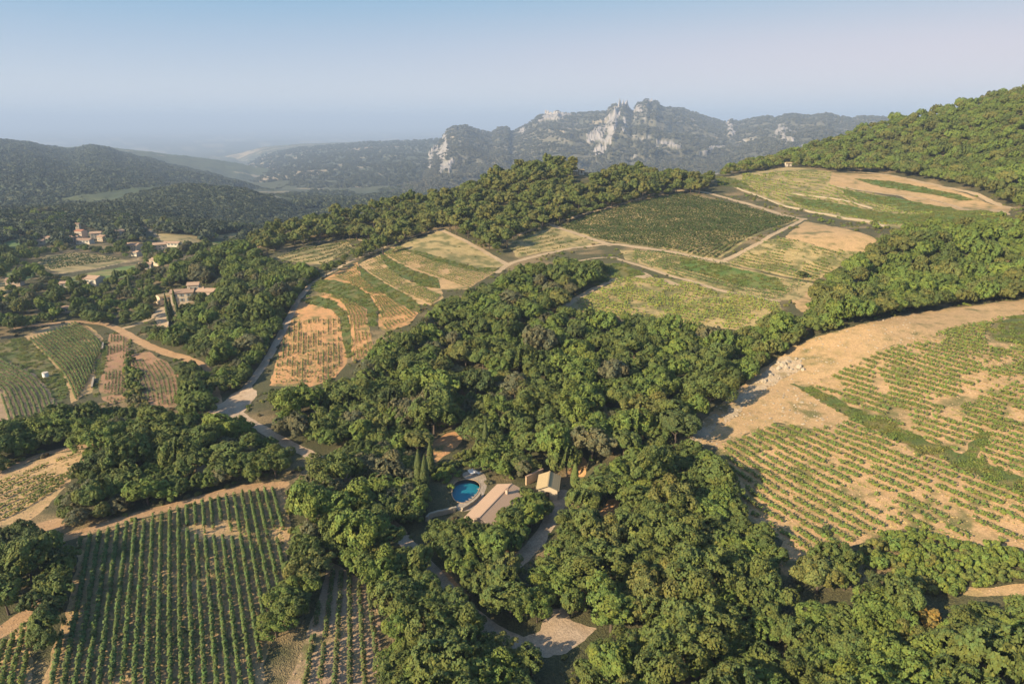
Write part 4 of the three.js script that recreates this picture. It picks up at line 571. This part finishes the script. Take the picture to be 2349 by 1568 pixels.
// woods on the far hills
const farCrown = crownGeo({ seed: 510, R: 4.4, H: 7, y: 3.6, puffs: 9, puff: .5, leaves: 110, leaf: 2.3, low: 0 });
const farWood = (name, label, H2, n, size, cols, seed, tMax) => { const R = rng(seed), list = []; for (let i = 0; i < n; i++) { const p = H2.point(R, tMax); if (!p) continue; if (fbm(p[0] / 70, p[2] / 70, 3, seed) > .68 + R() * .1) continue; const t = cols[Math.floor(R() * cols.length)]; list.push({ x: p[0], y: p[1] - 1, z: p[2], size: size * (.6 + R() * .8), tall: .9, rgb: t }); } masses(name, label, list, farCrown); };
const FARC = [[.05, .07, .034], [.06, .08, .036], [.075, .09, .044], [.046, .064, .032]];
farWood('hill_forest', 'dense wood over the dark hill across the valley', HL.left, 30000, 1.7, FARC, 601);
farWood('hill_forest', 'wood on the low spur in the valley', HL.spur, 10000, 1.15, FARC, 602);
farWood('plateau_forest', 'scrub and hedges on the hazy plateau', HL.plateau, 7000, 1.8, [[.05, .062, .032], [.06, .07, .036]], 603);
farWood('mountain_forest', 'sparse scrub on the slopes of the rocky mountain', HL.mountain, 20000, 1.5, [[.085, .09, .057], [.10, .10, .067], [.09, .092, .062]], 604);
{ const R = rng(620), list = []; for (let i = 0; i < 26000; i++) { const az = lerp(-42, 12, R()) * deg, r = Math.exp(lerp(Math.log(760), Math.log(2600), R())), x = r * Math.sin(az), z = -r * Math.cos(az); if (fbm(x / 130, z / 90, 3, 630) > .54 || blocked(x, z, 3)) continue; const pv = project(x, groundAt(x, z) + 3, z); if (hides(pv[0], pv[1], 4)) continue; list.push({ x, y: groundAt(x, z) - .3, z, size: (.7 + R() * .6) * (r > 1300 ? 1.25 : 1), tall: .95, rgb: FARC[Math.floor(R() * 4)] }); } masses('valley_forest', 'trees filling the valley floor beyond the hamlet', list, farCrown); }
{ // tufts and small shrubs on the open ground
  const R = rng(640), list = [], low = crownGeo({ seed: 650, R: 1.1, H: 1.3, y: .5, puffs: 6, puff: .5, leaves: 130, leaf: .5, low: 0 });
  for (let i = 0; i < 60000 && list.length < 13000; i++) { const az = lerp(-46, 46, R()) * deg, r = Math.sqrt(lerp(70 * 70, 560 * 560, R())), x = r * Math.sin(az), z = -r * Math.cos(az), g = regionAt(x, z); if (g && (g.look !== 'meadow' && g.look !== 'bank' && g.look !== 'lush' && g.look !== 'dry' || R() < .8)) continue; if (fbm(x / 9, z / 9, 3, 641) < .42 + R() * .16) continue; list.push({ x, y: groundAt(x, z) - .1, z, size: (.25 + R() * R() * .9) * (g ? .6 : 1), tall: .8, tint: ['mid', 'olive', 'fresh', 'yellow', 'grey', 'brown'][Math.floor(R() * 6)] }); }
  masses('undergrowth', 'tufts and small shrubs on banks and open ground', list, low);
}
{ // standing grass on the banks and meadows
  const R = rng(660), lv = new Leaves(), list = []; for (let i = 0; i < 46; i++) { const a = R() * 6.283, d = Math.sqrt(R()) * .75; lv.add(Math.cos(a) * d, .12 + R() * .3, Math.sin(a) * d, (R() - .5), .5 + R() * .6, (R() - .5), .34, R, tint(R, .3)); }
  const geo = lv.geo(), gs = regions.filter((g) => ['bank', 'lush', 'meadow'].includes(g.look)), sum = gs.map((g) => { const [bx, bz] = g.field.box; return (bx[1] - bx[0]) * (bz[1] - bz[0]); });
  gs.forEach((g, k) => { const [bx, bz] = g.field.box, n = Math.min(9000, sum[k] * .8); for (let i = 0; i < n; i++) { const x = lerp(...bx, R()), z = lerp(...bz, R()); if (g.field(x, z) < -.35 || fbm(x / 3.5, z / 3.5, 3, 661) < .36 + R() * .2) continue; const o = regionAt(x, z); if (o && o.field !== g.field && o.look !== 'wild') { if (R() < .6) continue; } list.push({ x, y: groundAt(x, z) - .04, z, size: .6 + R() * .8, tall: .6 + R() * .7, tint: ['mid', 'fresh', 'fresh', 'olive', 'yellow', 'yellow'][Math.floor(clamp(fbm(x / 5, z / 5, 2, 662) * 1.1 + R() * .4 - .25, 0, .99) * 6)] }); } });
  masses('bank_grass', 'long grass standing on the green banks between terraces', list, geo); console.log('grass', list.length);
}
console.log('trees', individuals.length, JSON.stringify([...mass].map(([k, l]) => [k, l.length])), JSON.stringify(CANOPY));
// ---------- buildings, pool, walls, stones ----------
const speck = (lo, hi, seed) => { const t = grain(3, seed, lo, hi, .04); return t; };
const plasterMap = speck(.82, 1, 41), tileMap = speck(.62, 1, 43);
const paint = (r, g, b, map) => new THREE.MeshStandardMaterial({ color: RGB(r, g, b), map: map ?? null, roughness: .92 });
const M = { cream: paint(.62, .50, .36, plasterMap), white: paint(.62, .54, .43, plasterMap), ochre: paint(.55, .39, .24, plasterMap), pinkwall: paint(.54, .41, .32, plasterMap), stone: paint(.48, .41, .31, plasterMap), tile: paint(.42, .28, .19, tileMap), paleTile: paint(.53, .36, .24, tileMap), sandTile: paint(.53, .40, .21, tileMap), redTile: paint(.42, .19, .11, tileMap), wood: paint(.12, .075, .045), shutter: paint(.20, .26, .28), glass: new THREE.MeshStandardMaterial({ color: RGB(.03, .04, .05), roughness: .08 }), plain: paint(.72, .70, .66), clod: paint(.42, .29, .17), limestone: paint(.40, .335, .245, plasterMap) };
const box = (w, h, d, x, y, z) => new THREE.BoxGeometry(w, h, d).translate(x, y, z);
function tiledSlope(len, run, rise, eave, flip) { // a slope of barrel tiles in rows; ridge along x at z = 0
  const nx = Math.max(8, Math.round(len / .1)), nz = Math.max(4, Math.round(run / .45)), pos = [], uv = [], idx = [], lenS = Math.hypot(run, rise);
  for (let j = 0; j <= nz * 2; j++) { const k = Math.floor(j / 2) + (j % 2), t = k / nz, lift = (j % 2 ? .045 : 0); for (let i = 0; i <= nx; i++) { const x = (i / nx - .5) * len, b = .06 * Math.abs(Math.sin(Math.PI * x / .3)); pos.push(x, rise * (1 - t) + b + lift, (flip ? -1 : 1) * run * t); uv.push(x, t * lenS); } }
  const n = nx + 1; for (let j = 0; j < nz * 2; j++) for (let i = 0; i < nx; i++) { const a = j * n + i; flip ? idx.push(a, a + 1, a + n, a + 1, a + n + 1, a + n) : idx.push(a, a + n, a + 1, a + 1, a + n, a + n + 1); }
  const g = new THREE.BufferGeometry(); g.setAttribute('position', new THREE.Float32BufferAttribute(pos, 3)); g.setAttribute('uv', new THREE.Float32BufferAttribute(uv, 2)); g.setIndex(idx); g.computeVertexNormals(); return g;
}
function gableWalls(w, h, d, rise, t = .35) { const s = new THREE.Shape([[-d / 2, -1.5], [d / 2, -1.5], [d / 2, h], [0, h + rise], [-d / 2, h]].map(([a, b]) => new THREE.Vector2(a, b))); const g = new THREE.ExtrudeGeometry(s, { depth: w, bevelEnabled: false }).translate(0, 0, -w / 2).rotateY(Math.PI / 2); return g; }
function house(name, label, [x, y, z], turn, w, d, h, o = {}) {
  const g = tag(base(name, x, y, z, turn), label, o.category ?? 'house', o.group), rise = o.rise ?? d * .16, wall = mesh('wall', gableWalls(w, h, d, rise), M[o.wall ?? 'cream'], g);
  const ov = .45, len = w + ov * 2, run = d / 2 + ov, rr = rise * run / (d / 2), gs = [tiledSlope(len, run, rr, 0, false), tiledSlope(len, run, rr, 0, true), box(len, .16, .3, 0, rr + .1, 0)];
  gs.forEach((q) => { if (!q.index) q.setIndex([...Array(q.attributes.position.count).keys()]); q.translate(0, h + rise - rr + .12, 0); });
  const roof = mesh('roof', mergeGeometries(gs), M[o.roof ?? 'tile'], g);
  mesh('eaves', mergeGeometries([1, -1].map((s) => box(len, .1, .12, 0, h + rise - rr + .06, s * (run - .04)))), M.wood, g);
  if (o.chimney) { const c = mesh('chimney', box(.7, 1.5, .55, o.chimney[0], h + rise + .25, o.chimney[1]), M[o.wall ?? 'cream'], roof); mesh('chimney_cap', box(.9, .12, .75, o.chimney[0], h + rise + 1.06, o.chimney[1]), M.tile, roof); }
  for (const [side, u, v, ww, hh, door] of o.openings ?? []) { // side: 0 front (+z), 1 right gable (+x), 2 back, 3 left gable
    const f = new THREE.Group(), P = side % 2 === 0 ? [u, v, (side ? -1 : 1) * d / 2] : [(side === 1 ? 1 : -1) * w / 2, v, u]; f.name = door ? 'door' : 'window'; f.position.set(...P); f.rotation.y = [0, Math.PI / 2, Math.PI, -Math.PI / 2][side]; g.add(f);
    if (door) { mesh('door_leaf', box(ww, hh, .08, 0, 0, .02), M.wood, f); mesh('frame', mergeGeometries([box(.12, hh + .12, .14, -ww / 2 - .06, .06, .03), box(.12, hh + .12, .14, ww / 2 + .06, .06, .03), box(ww, .12, .14, 0, hh / 2 + .06, .03)]), M.stone, f); }
    else { mesh('pane', box(ww, hh, .05, 0, 0, .01), M.glass, f); mesh('frame', mergeGeometries([box(.09, hh, .1, -ww / 2, 0, .035), box(.09, hh, .1, ww / 2, 0, .035), box(ww, .09, .1, 0, hh / 2, .037), box(.06, hh, .08, 0, 0, .04)]), M.white, f); mesh('sill', box(ww + .3, .1, .26, 0, -hh / 2 - .05, .08), M.stone, f); if (o.shutters !== false) for (const s of [-1, 1]) mesh('shutter', box(ww * .5, hh, .05, s * (ww * .75 + .06), 0, .05), M.shutter, f); }
  }
  return g;
}
const wins = (side, n, w, y, ww = 1, hh = 1.3) => Array.from({ length: n }, (_, i) => [side, (i + .5) / n * w - w / 2, y, ww, hh]);
// the pool house: two tiled roofs in the trees
{
  const a = L(1081, 1187, 3.4), b = L(1157, 1109, 3.4), c = L(1200, 1109, 2.4), len = Math.hypot(b.x - a.x, b.z - a.z), ux = (b.x - a.x) / len, uz = (b.z - a.z) / len, turn = Math.atan2(-uz, ux);
  const nx = -uz, nz = ux, wide = (c.x - b.x) * nx + (c.z - b.z) * nz; console.log('pool house', len, wide);
  const d = 7.2, cx = (a.x + b.x) / 2 + nx * 1.9, cz = (a.z + b.z) / 2 + nz * 1.9;
  house('house', 'long low house with pale pink tiled roof right of the swimming pool', [cx, groundAt(cx, cz), cz], turn, len * .96, d, 2.7, { roof: 'paleTile', wall: 'pinkwall', rise: 1.0, openings: [...wins(0, 5, len * .9, 1.5), [1, 0, 1.5, 1, 1.2], ...wins(2, 4, len * .8, 1.5, 1.1, 1.4), [2, len * .44, 1.05, 1, 2.1, true]], chimney: [len * .25, .8], group: 'roofs of the pool house' });
  const p = L(1258, 1104, 3), turn2 = turn + .32;
  house('house', 'short yellowish tiled roof wing at the shaded drive, behind the long pink roof', [p.x, groundAt(p.x, p.z), p.z], turn2, 6.8, 4.8, 2.7, { roof: 'sandTile', wall: 'cream', rise: 1.0, openings: [...wins(0, 2, 8, 1.6), [1, 0, 1.5, 1, 1.2], [3, 0, 1.1, 1, 2.1, true]], group: 'roofs of the pool house' });
  const q0 = L(1206, 1104, 1), q1 = L(1244, 1086, 1), wl = Math.hypot(q1.x - q0.x, q1.z - q0.z); const w = tag(base('garden_wall', (q0.x + q1.x) / 2, groundAt(q0.x, q0.z), (q0.z + q1.z) / 2, Math.atan2(-(q1.z - q0.z), q1.x - q0.x)), 'ochre garden wall linking the two roofs of the pool house', 'wall'); mesh('wall_body', box(wl, 3, .4, 0, .9, 0), M.ochre, w); mesh('coping', box(wl + .2, .12, .55, 0, 2.46, 0), M.tile, w);
}
// the pool
{
  const pc = L(1066, 1126), y0 = Math.min(...poolLine.map(([x, z]) => groundAt(x, z))), g = tag(base('swimming_pool', pc.x, y0, pc.z), 'deep blue kidney-shaped swimming pool among the trees', 'pool'), ring = poolLine.slice(0, -1).map(([x, z]) => new THREE.Vector2(x - pc.x, -(z - pc.z)));
  const sh = new THREE.Shape(ring); mesh('water', new THREE.ShapeGeometry(sh).rotateX(-Math.PI / 2).translate(0, -.06, 0), new THREE.MeshPhysicalMaterial({ color: RGB(.8, .95, 1), roughness: .04, transmission: 1, thickness: 0, ior: 1.33, specularIntensity: .6 }), g);
  const basin = [new THREE.ShapeGeometry(sh).rotateX(-Math.PI / 2).translate(0, -1.1, 0)], n = ring.length, pos = [], nor = [], uv = []; for (let i = 0; i < n; i++) { const a = ring[i], b = ring[(i + 1) % n]; for (const [p, y] of [[a, .06], [b, .06], [b, -1.1], [a, .06], [b, -1.1], [a, -1.1]]) { pos.push(p.x, y, -p.y); nor.push(-p.x, 0, p.y); uv.push(0, 0); } }
  const wallG = new THREE.BufferGeometry(); wallG.setAttribute('position', new THREE.Float32BufferAttribute(pos, 3)); wallG.setAttribute('normal', new THREE.Float32BufferAttribute(nor, 3)); wallG.setAttribute('uv', new THREE.Float32BufferAttribute(uv, 2));
  mesh('basin', mergeGeometries([basin[0].toNonIndexed(), wallG]), new THREE.MeshStandardMaterial({ color: RGB(.010, .19, .23), roughness: .6, side: THREE.DoubleSide }), g);
  const cp = []; for (let i = 0; i < n; i++) { const a = ring[i], b = ring[(i + 1) % n], l = a.distanceTo(b), s = box(l + .06, .1, .22, 0, 0, 0); s.rotateY(Math.atan2(b.y - a.y, b.x - a.x)).translate((a.x + b.x) / 2, .05, -(a.y + b.y) / 2); cp.push(s); }
  mesh('coping', mergeGeometries(cp), M.clod, g);
  // white loungers on the far edge
  [[1080, 1086, 'white sun lounger at the far pool edge, farther from the house'], [1087, 1084, 'middle one of three white sun loungers behind the pool'], [1094, 1086, 'white sun lounger behind the pool, closest to the house']].forEach(([vx, vy, label], i) => {
    const p = L(vx, vy), t = tag(base('sun_lounger', p.x, groundAt(p.x, p.z), p.z, .75 + i * .12), label, 'lounger', 'sun loungers by the pool'); mesh('seat', box(.75, .1, 1.35, 0, .36, .25), M.plain, t); mesh('backrest', new THREE.BoxGeometry(.75, .1, .75).rotateX(.7).translate(0, .6, -.68), M.plain, t); for (const [x, z] of [[-.3, .8], [.3, .8], [-.3, -.3], [.3, -.3]]) mesh('leg', box(.07, .34, .07, x, .16, z), M.plain, t); });
}
// walls of stone
function stoneWall(label, line, h, t, mat, seed) { const R = rng(seed), pts = smooth(onLand(line), false, 3), o = pts[0], y = groundAt(o[0], o[1]), g = tag(base('stone_wall', o[0], y, o[1]), label, 'wall'), gs = []; for (let i = 1; i < pts.length; i++) { const [ax, az] = pts[i - 1], [bx, bz] = pts[i], l = Math.hypot(bx - ax, bz - az), n = Math.max(1, Math.round(l / .7)), turn = Math.atan2(-(bz - az), bx - ax); for (let k = 0; k < n; k++) for (let r = 0; r < 2; r++) { const f = (k + .5 + (r ? .4 : 0)) / n, x = lerp(ax, bx, f), z = lerp(az, bz, f); gs.push(new THREE.BoxGeometry(l / n * (.85 + R() * .2), h * .5 * (.9 + R() * .3), t * (.85 + R() * .3)).rotateY(turn + (R() - .5) * .2).translate(x - o[0], groundAt(x, z) - y + h * (.2 + r * .5), z - o[1])); } } tag(mesh('stone', mergeGeometries(gs), mat, g), null, null, null, 'stuff'); }
stoneWall('curved pale stone retaining wall on the near side of the pool', '978,1196 985,1188 1002,1182 1022,1178 1044,1172', 1.3, .6, M.limestone, 1);
stoneWall('stone wall running from the pool to the long house', '1058,1172 1074,1162 1090,1150 1101,1138', .9, .5, M.limestone, 2);
stoneWall('short pale wall in the trees above the sandy headland track', '450,1086 466,1080 482,1074', 1.6, .9, M.white, 3);
stoneWall('long low white stone wall along the lower edge of the high vineyard', '1690,432 1740,451 1790,471 1880,491 1960,505 2030,521', .9, .8, M.limestone, 4);
stoneWall('low white stone wall in the middle of the high vineyard', '1815,445 1860,451 1925,459 2000,479', .8, .7, M.limestone, 5);
stoneWall('pale stone wall climbing beside the villa forecourt', '386,752 387,735 388,715', 1.6, .5, M.cream, 6);
stoneWall('short light stone wall between striped vineyard and reddish strip, upper of two', '237,788 235,802', .9, .7, M.limestone, 7);
stoneWall('short light stone wall between striped vineyard and reddish strip, lower of two', '215,868 211,890', .9, .7, M.limestone, 8);
// the villa in the trees
const at = (vx, vy) => { const p = L(vx, vy); return [p.x, groundAt(p.x, p.z), p.z]; };
house('villa', 'long cream villa with brown tiled roof behind the cypress row', at(422, 690), .25, 12, 8, 5.6, { roof: 'tile', wall: 'cream', openings: [...wins(0, 3, 11, 1.6, 1.1, 1.6), ...wins(0, 3, 11, 4.3), ...wins(3, 2, 7, 4.4)], chimney: [4, .6], category: 'villa' });
house('house', 'tall pale wing of the villa beside the thin cypress', at(448, 680), .25, 6, 6.5, 7.4, { roof: 'paleTile', wall: 'white', openings: [...wins(0, 2, 5.5, 5.6), ...wins(0, 2, 5.5, 2)], group: 'villa wings' });
house('house', 'pink walled wing with orange tiles at the wooded end of the villa', at(478, 682), -.1, 10, 7, 4.2, { roof: 'paleTile', wall: 'pinkwall', openings: [...wins(0, 3, 9, 2)], chimney: [-2, .5], group: 'villa wings' });
house('outbuilding', 'small cream outbuilding on the terrace left of the villa', at(377, 690), .9, 7, 5, 3.4, { roof: 'sandTile', wall: 'cream', openings: [...wins(0, 2, 6, 1.8)], category: 'outbuilding' });
house('outbuilding', 'little white shed by the round dark oak at the lane', at(361, 757), .4, 3, 2.6, 2.2, { roof: 'paleTile', wall: 'white', openings: [[0, 0, 1, .9, 1.9, true]], category: 'shed' });
// the hamlet
const hamlet = [[168, 556, 11, 8, 6, .3, 'cream', 'tile', 'cream house at the outer end of the walled hamlet group'], [188, 545, 10, 8, 8, -.3, 'pinkwall', 'redTile', 'tall pink house with red roof, highest of the hamlet group'], [181, 530, 4.5, 4.5, 9, .1, 'stone', 'tile', 'narrow stone tower house rising above the hamlet group'], [196, 559, 15, 8, 4.5, -.08, 'white', 'tile', 'long white fronted house along the foot of the hamlet group'], [222, 546, 11, 9, 6, .35, 'cream', 'paleTile', 'cream house with pink roof beside the tall red roof'], [238, 553, 10, 8, 5.5, -.5, 'ochre', 'tile', 'ochre house at the end of the hamlet group by the trees'],
  [274, 545, 9, 8, 8, 1.1, 'pinkwall', 'paleTile', 'pink gabled house standing alone between hamlet and wood'], [268, 552, 8, 6, 4.5, .9, 'white', 'paleTile', 'low white annexe against the pink gabled house'], [308, 573, 14, 9, 5.5, -.2, 'stone', 'tile', 'brown stone farmhouse above the lane junction'], [314, 587, 7, 6, 4, -.4, 'white', 'paleTile', 'small white house below the brown stone farmhouse'], [368, 573, 12, 9, 6, .4, 'pinkwall', 'paleTile', 'pink house at the head of the valley lane'], [396, 565, 17, 7, 4, -.12, 'white', 'paleTile', 'long low white house beside the tan field'], [366, 594, 10, 8, 5, .5, 'cream', 'tile', 'cream house under the pink house at the lane head'], [336, 618, 9, 7, 4.5, .2, 'white', 'paleTile', 'white house in the trees below the lane junction'], [362, 609, 9, 7, 5, -.3, 'cream', 'paleTile', 'pale house among trees right of the white house'],
  [214, 652, 13, 9, 5, -.2, 'white', 'paleTile', 'lone pink roofed house below the hamlet vineyard'], [154, 659, 7, 5, 3.5, .2, 'white', 'paleTile', 'small white house left of the lone pink roof'], [93, 560, 8, 6, 4, .3, 'white', 'paleTile', 'white cottage apart from the hamlet in the trees'], [112, 552, 8, 6, 4, -.3, 'stone', 'tile', 'stone cottage beside the white cottage apart'], [36, 655, 9, 7, 4.5, .2, 'pinkwall', 'tile', 'pinkish house among trees at the valley edge field'], [30, 744, 8, 6, 3.5, .1, 'white', 'tile', 'low white house behind the lane hedge'], [152, 715, 9, 5, 3, .05, 'cream', 'tile', 'low cream house behind the hedge above the striped vineyard']];
for (const [x, y, w, d, h, turn, wall, roof, label] of hamlet) house('house', label, at(x, y), turn, w * .9, d * .9, h * .88, { wall, roof, openings: [...wins(0, Math.max(1, Math.round(w / 4)), w * .8, h * .6, 1, 1.2), ...(h > 5 ? wins(0, Math.max(1, Math.round(w / 4)), w * .8, h * .25, 1, 1.2) : [])], group: 'houses of the hamlet' });
house('hut', 'white hut on the ridge between the pines', at(1332, 400), .2, 4.5, 4, 3.2, { roof: 'sandTile', wall: 'white', openings: [[0, 0, 2, 1, 2.2, true]], category: 'hut' });
house('hut', 'small white hut at the top edge of the high vineyard', at(1806, 382), .1, 6, 4, 3, { roof: 'sandTile', wall: 'white', openings: [[0, 0, 1.2, 1, 2.2, true]], category: 'hut' });
{ const p = at(105, 864), t = tag(base('water_tank', ...p), 'round white water tank in the meadow between the curved vineyards', 'tank'); mesh('tank_body', new THREE.CylinderGeometry(1.1, 1.15, 1.9, 18).translate(0, .9, 0), M.plain, t); mesh('lid', new THREE.CylinderGeometry(1.18, 1.18, .14, 18).translate(0, 1.92, 0), M.white, t); }
// loose limestone
{
  const R = rng(900), geos = [0, 1, 2, 3].map(() => { const g = mergeVertices(new THREE.IcosahedronGeometry(1, 1).deleteAttribute('uv').deleteAttribute('normal')), p = g.attributes.position; for (let i = 0; i < p.count; i++) { const k = .7 + R() * .5; p.setXYZ(i, p.getX(i) * k, p.getY(i) * k * .75, p.getZ(i) * k); } const f = g.toNonIndexed(); f.computeVertexNormals(); const n = f.attributes.position.count; f.setAttribute('uv', new THREE.Float32BufferAttribute(new Float32Array(n * 2).map(() => R() * 3), 2)); return f; });
  const spots2 = '1780,848,1.5 1790,838,1.8 1798,846,1.3 1806,832,1.6 1770,860,1.4 1758,872,1.2 1745,880,1.1 1822,836,1.5 1834,841,1.2 1815,848,1 1780,826,1.2 1830,824,1.1'.split(' ').map((s) => s.split(',').map(Number)), proto = [];
  spots2.sort((a, b) => a[0] - b[0]).forEach(([vx, vy, s], i) => { const p = at(vx + (R() - .3) * 16, vy + (R() - .3) * 12), k = i % 4, o = proto[k] ? proto[k].clone() : (proto[k] = mesh('boulder', geos[k], M.limestone)); if (o !== proto[k] || i >= 4) { o.name = numbered('boulder'); scene.add(o); } o.position.set(p[0], p[1] + s * .2, p[2]); o.rotation.set(R(), R() * 6, R()); o.scale.setScalar(s * .62); o.userData = {}; tag(o, `pale limestone boulder, ${ORD(i + 1)} along the sandy bank from the sandy point upward`, 'boulder', 'limestone boulders on the sandy bank'); });
  // rubble on the scree, stones in the ploughed soil: past counting
  const rub = (name, label, mat, n, pick, lo, hi, seed) => { const Q = rng(seed), list = []; for (let i = 0; i < n * 30 && list.length < n; i++) { const p = pick(Q); if (p) list.push([p[0], p[1], lo + Q() * Q() * (hi - lo)]); } const m = new THREE.InstancedMesh(geos[0], mat, list.length), X = new THREE.Matrix4(), c = new THREE.Color(); list.forEach(([x, z, s], i) => { X.makeRotationY(Q() * 6).scale(new THREE.Vector3(s, s * .7, s)).setPosition(x, groundAt(x, z) + s * .15, z); m.setMatrixAt(i, X); m.setColorAt(i, c.setScalar(.75 + Q() * .45)); }); m.name = numbered(name); m.castShadow = m.receiveShadow = true; scene.add(m); tag(m, label, 'stones', null, 'stuff'); };
  const polar = (Q) => { const az = lerp(-44, 44, Q()) * deg, r = Math.sqrt(lerp(75 * 75, 260 * 260, Q())); return [r * Math.sin(az), -r * Math.cos(az)]; };
  rub('rubble', 'pale limestone rubble strewn over the eroded bank', M.limestone, 900, (Q) => { const p = land(lerp(1570, 2100, Q()), lerp(715, 1020, Q())); return p && (regionAt(p.x, p.z)?.look === 'scree' || (regionAt(p.x, p.z)?.look === 'tan' && Q() < .25)) ? [p.x, p.z] : null; }, .1, .55, 911);
  rub('gravel', 'stones and clods lying in the ploughed soil', M.clod, 6000, (Q) => { const p = polar(Q), g = regionAt(...p); return g && ['tan', 'pink', 'peach', 'orange', 'red', 'track'].includes(g.look) ? p : null; }, .08, .3, 912);
}
renderer.render(scene, camera);
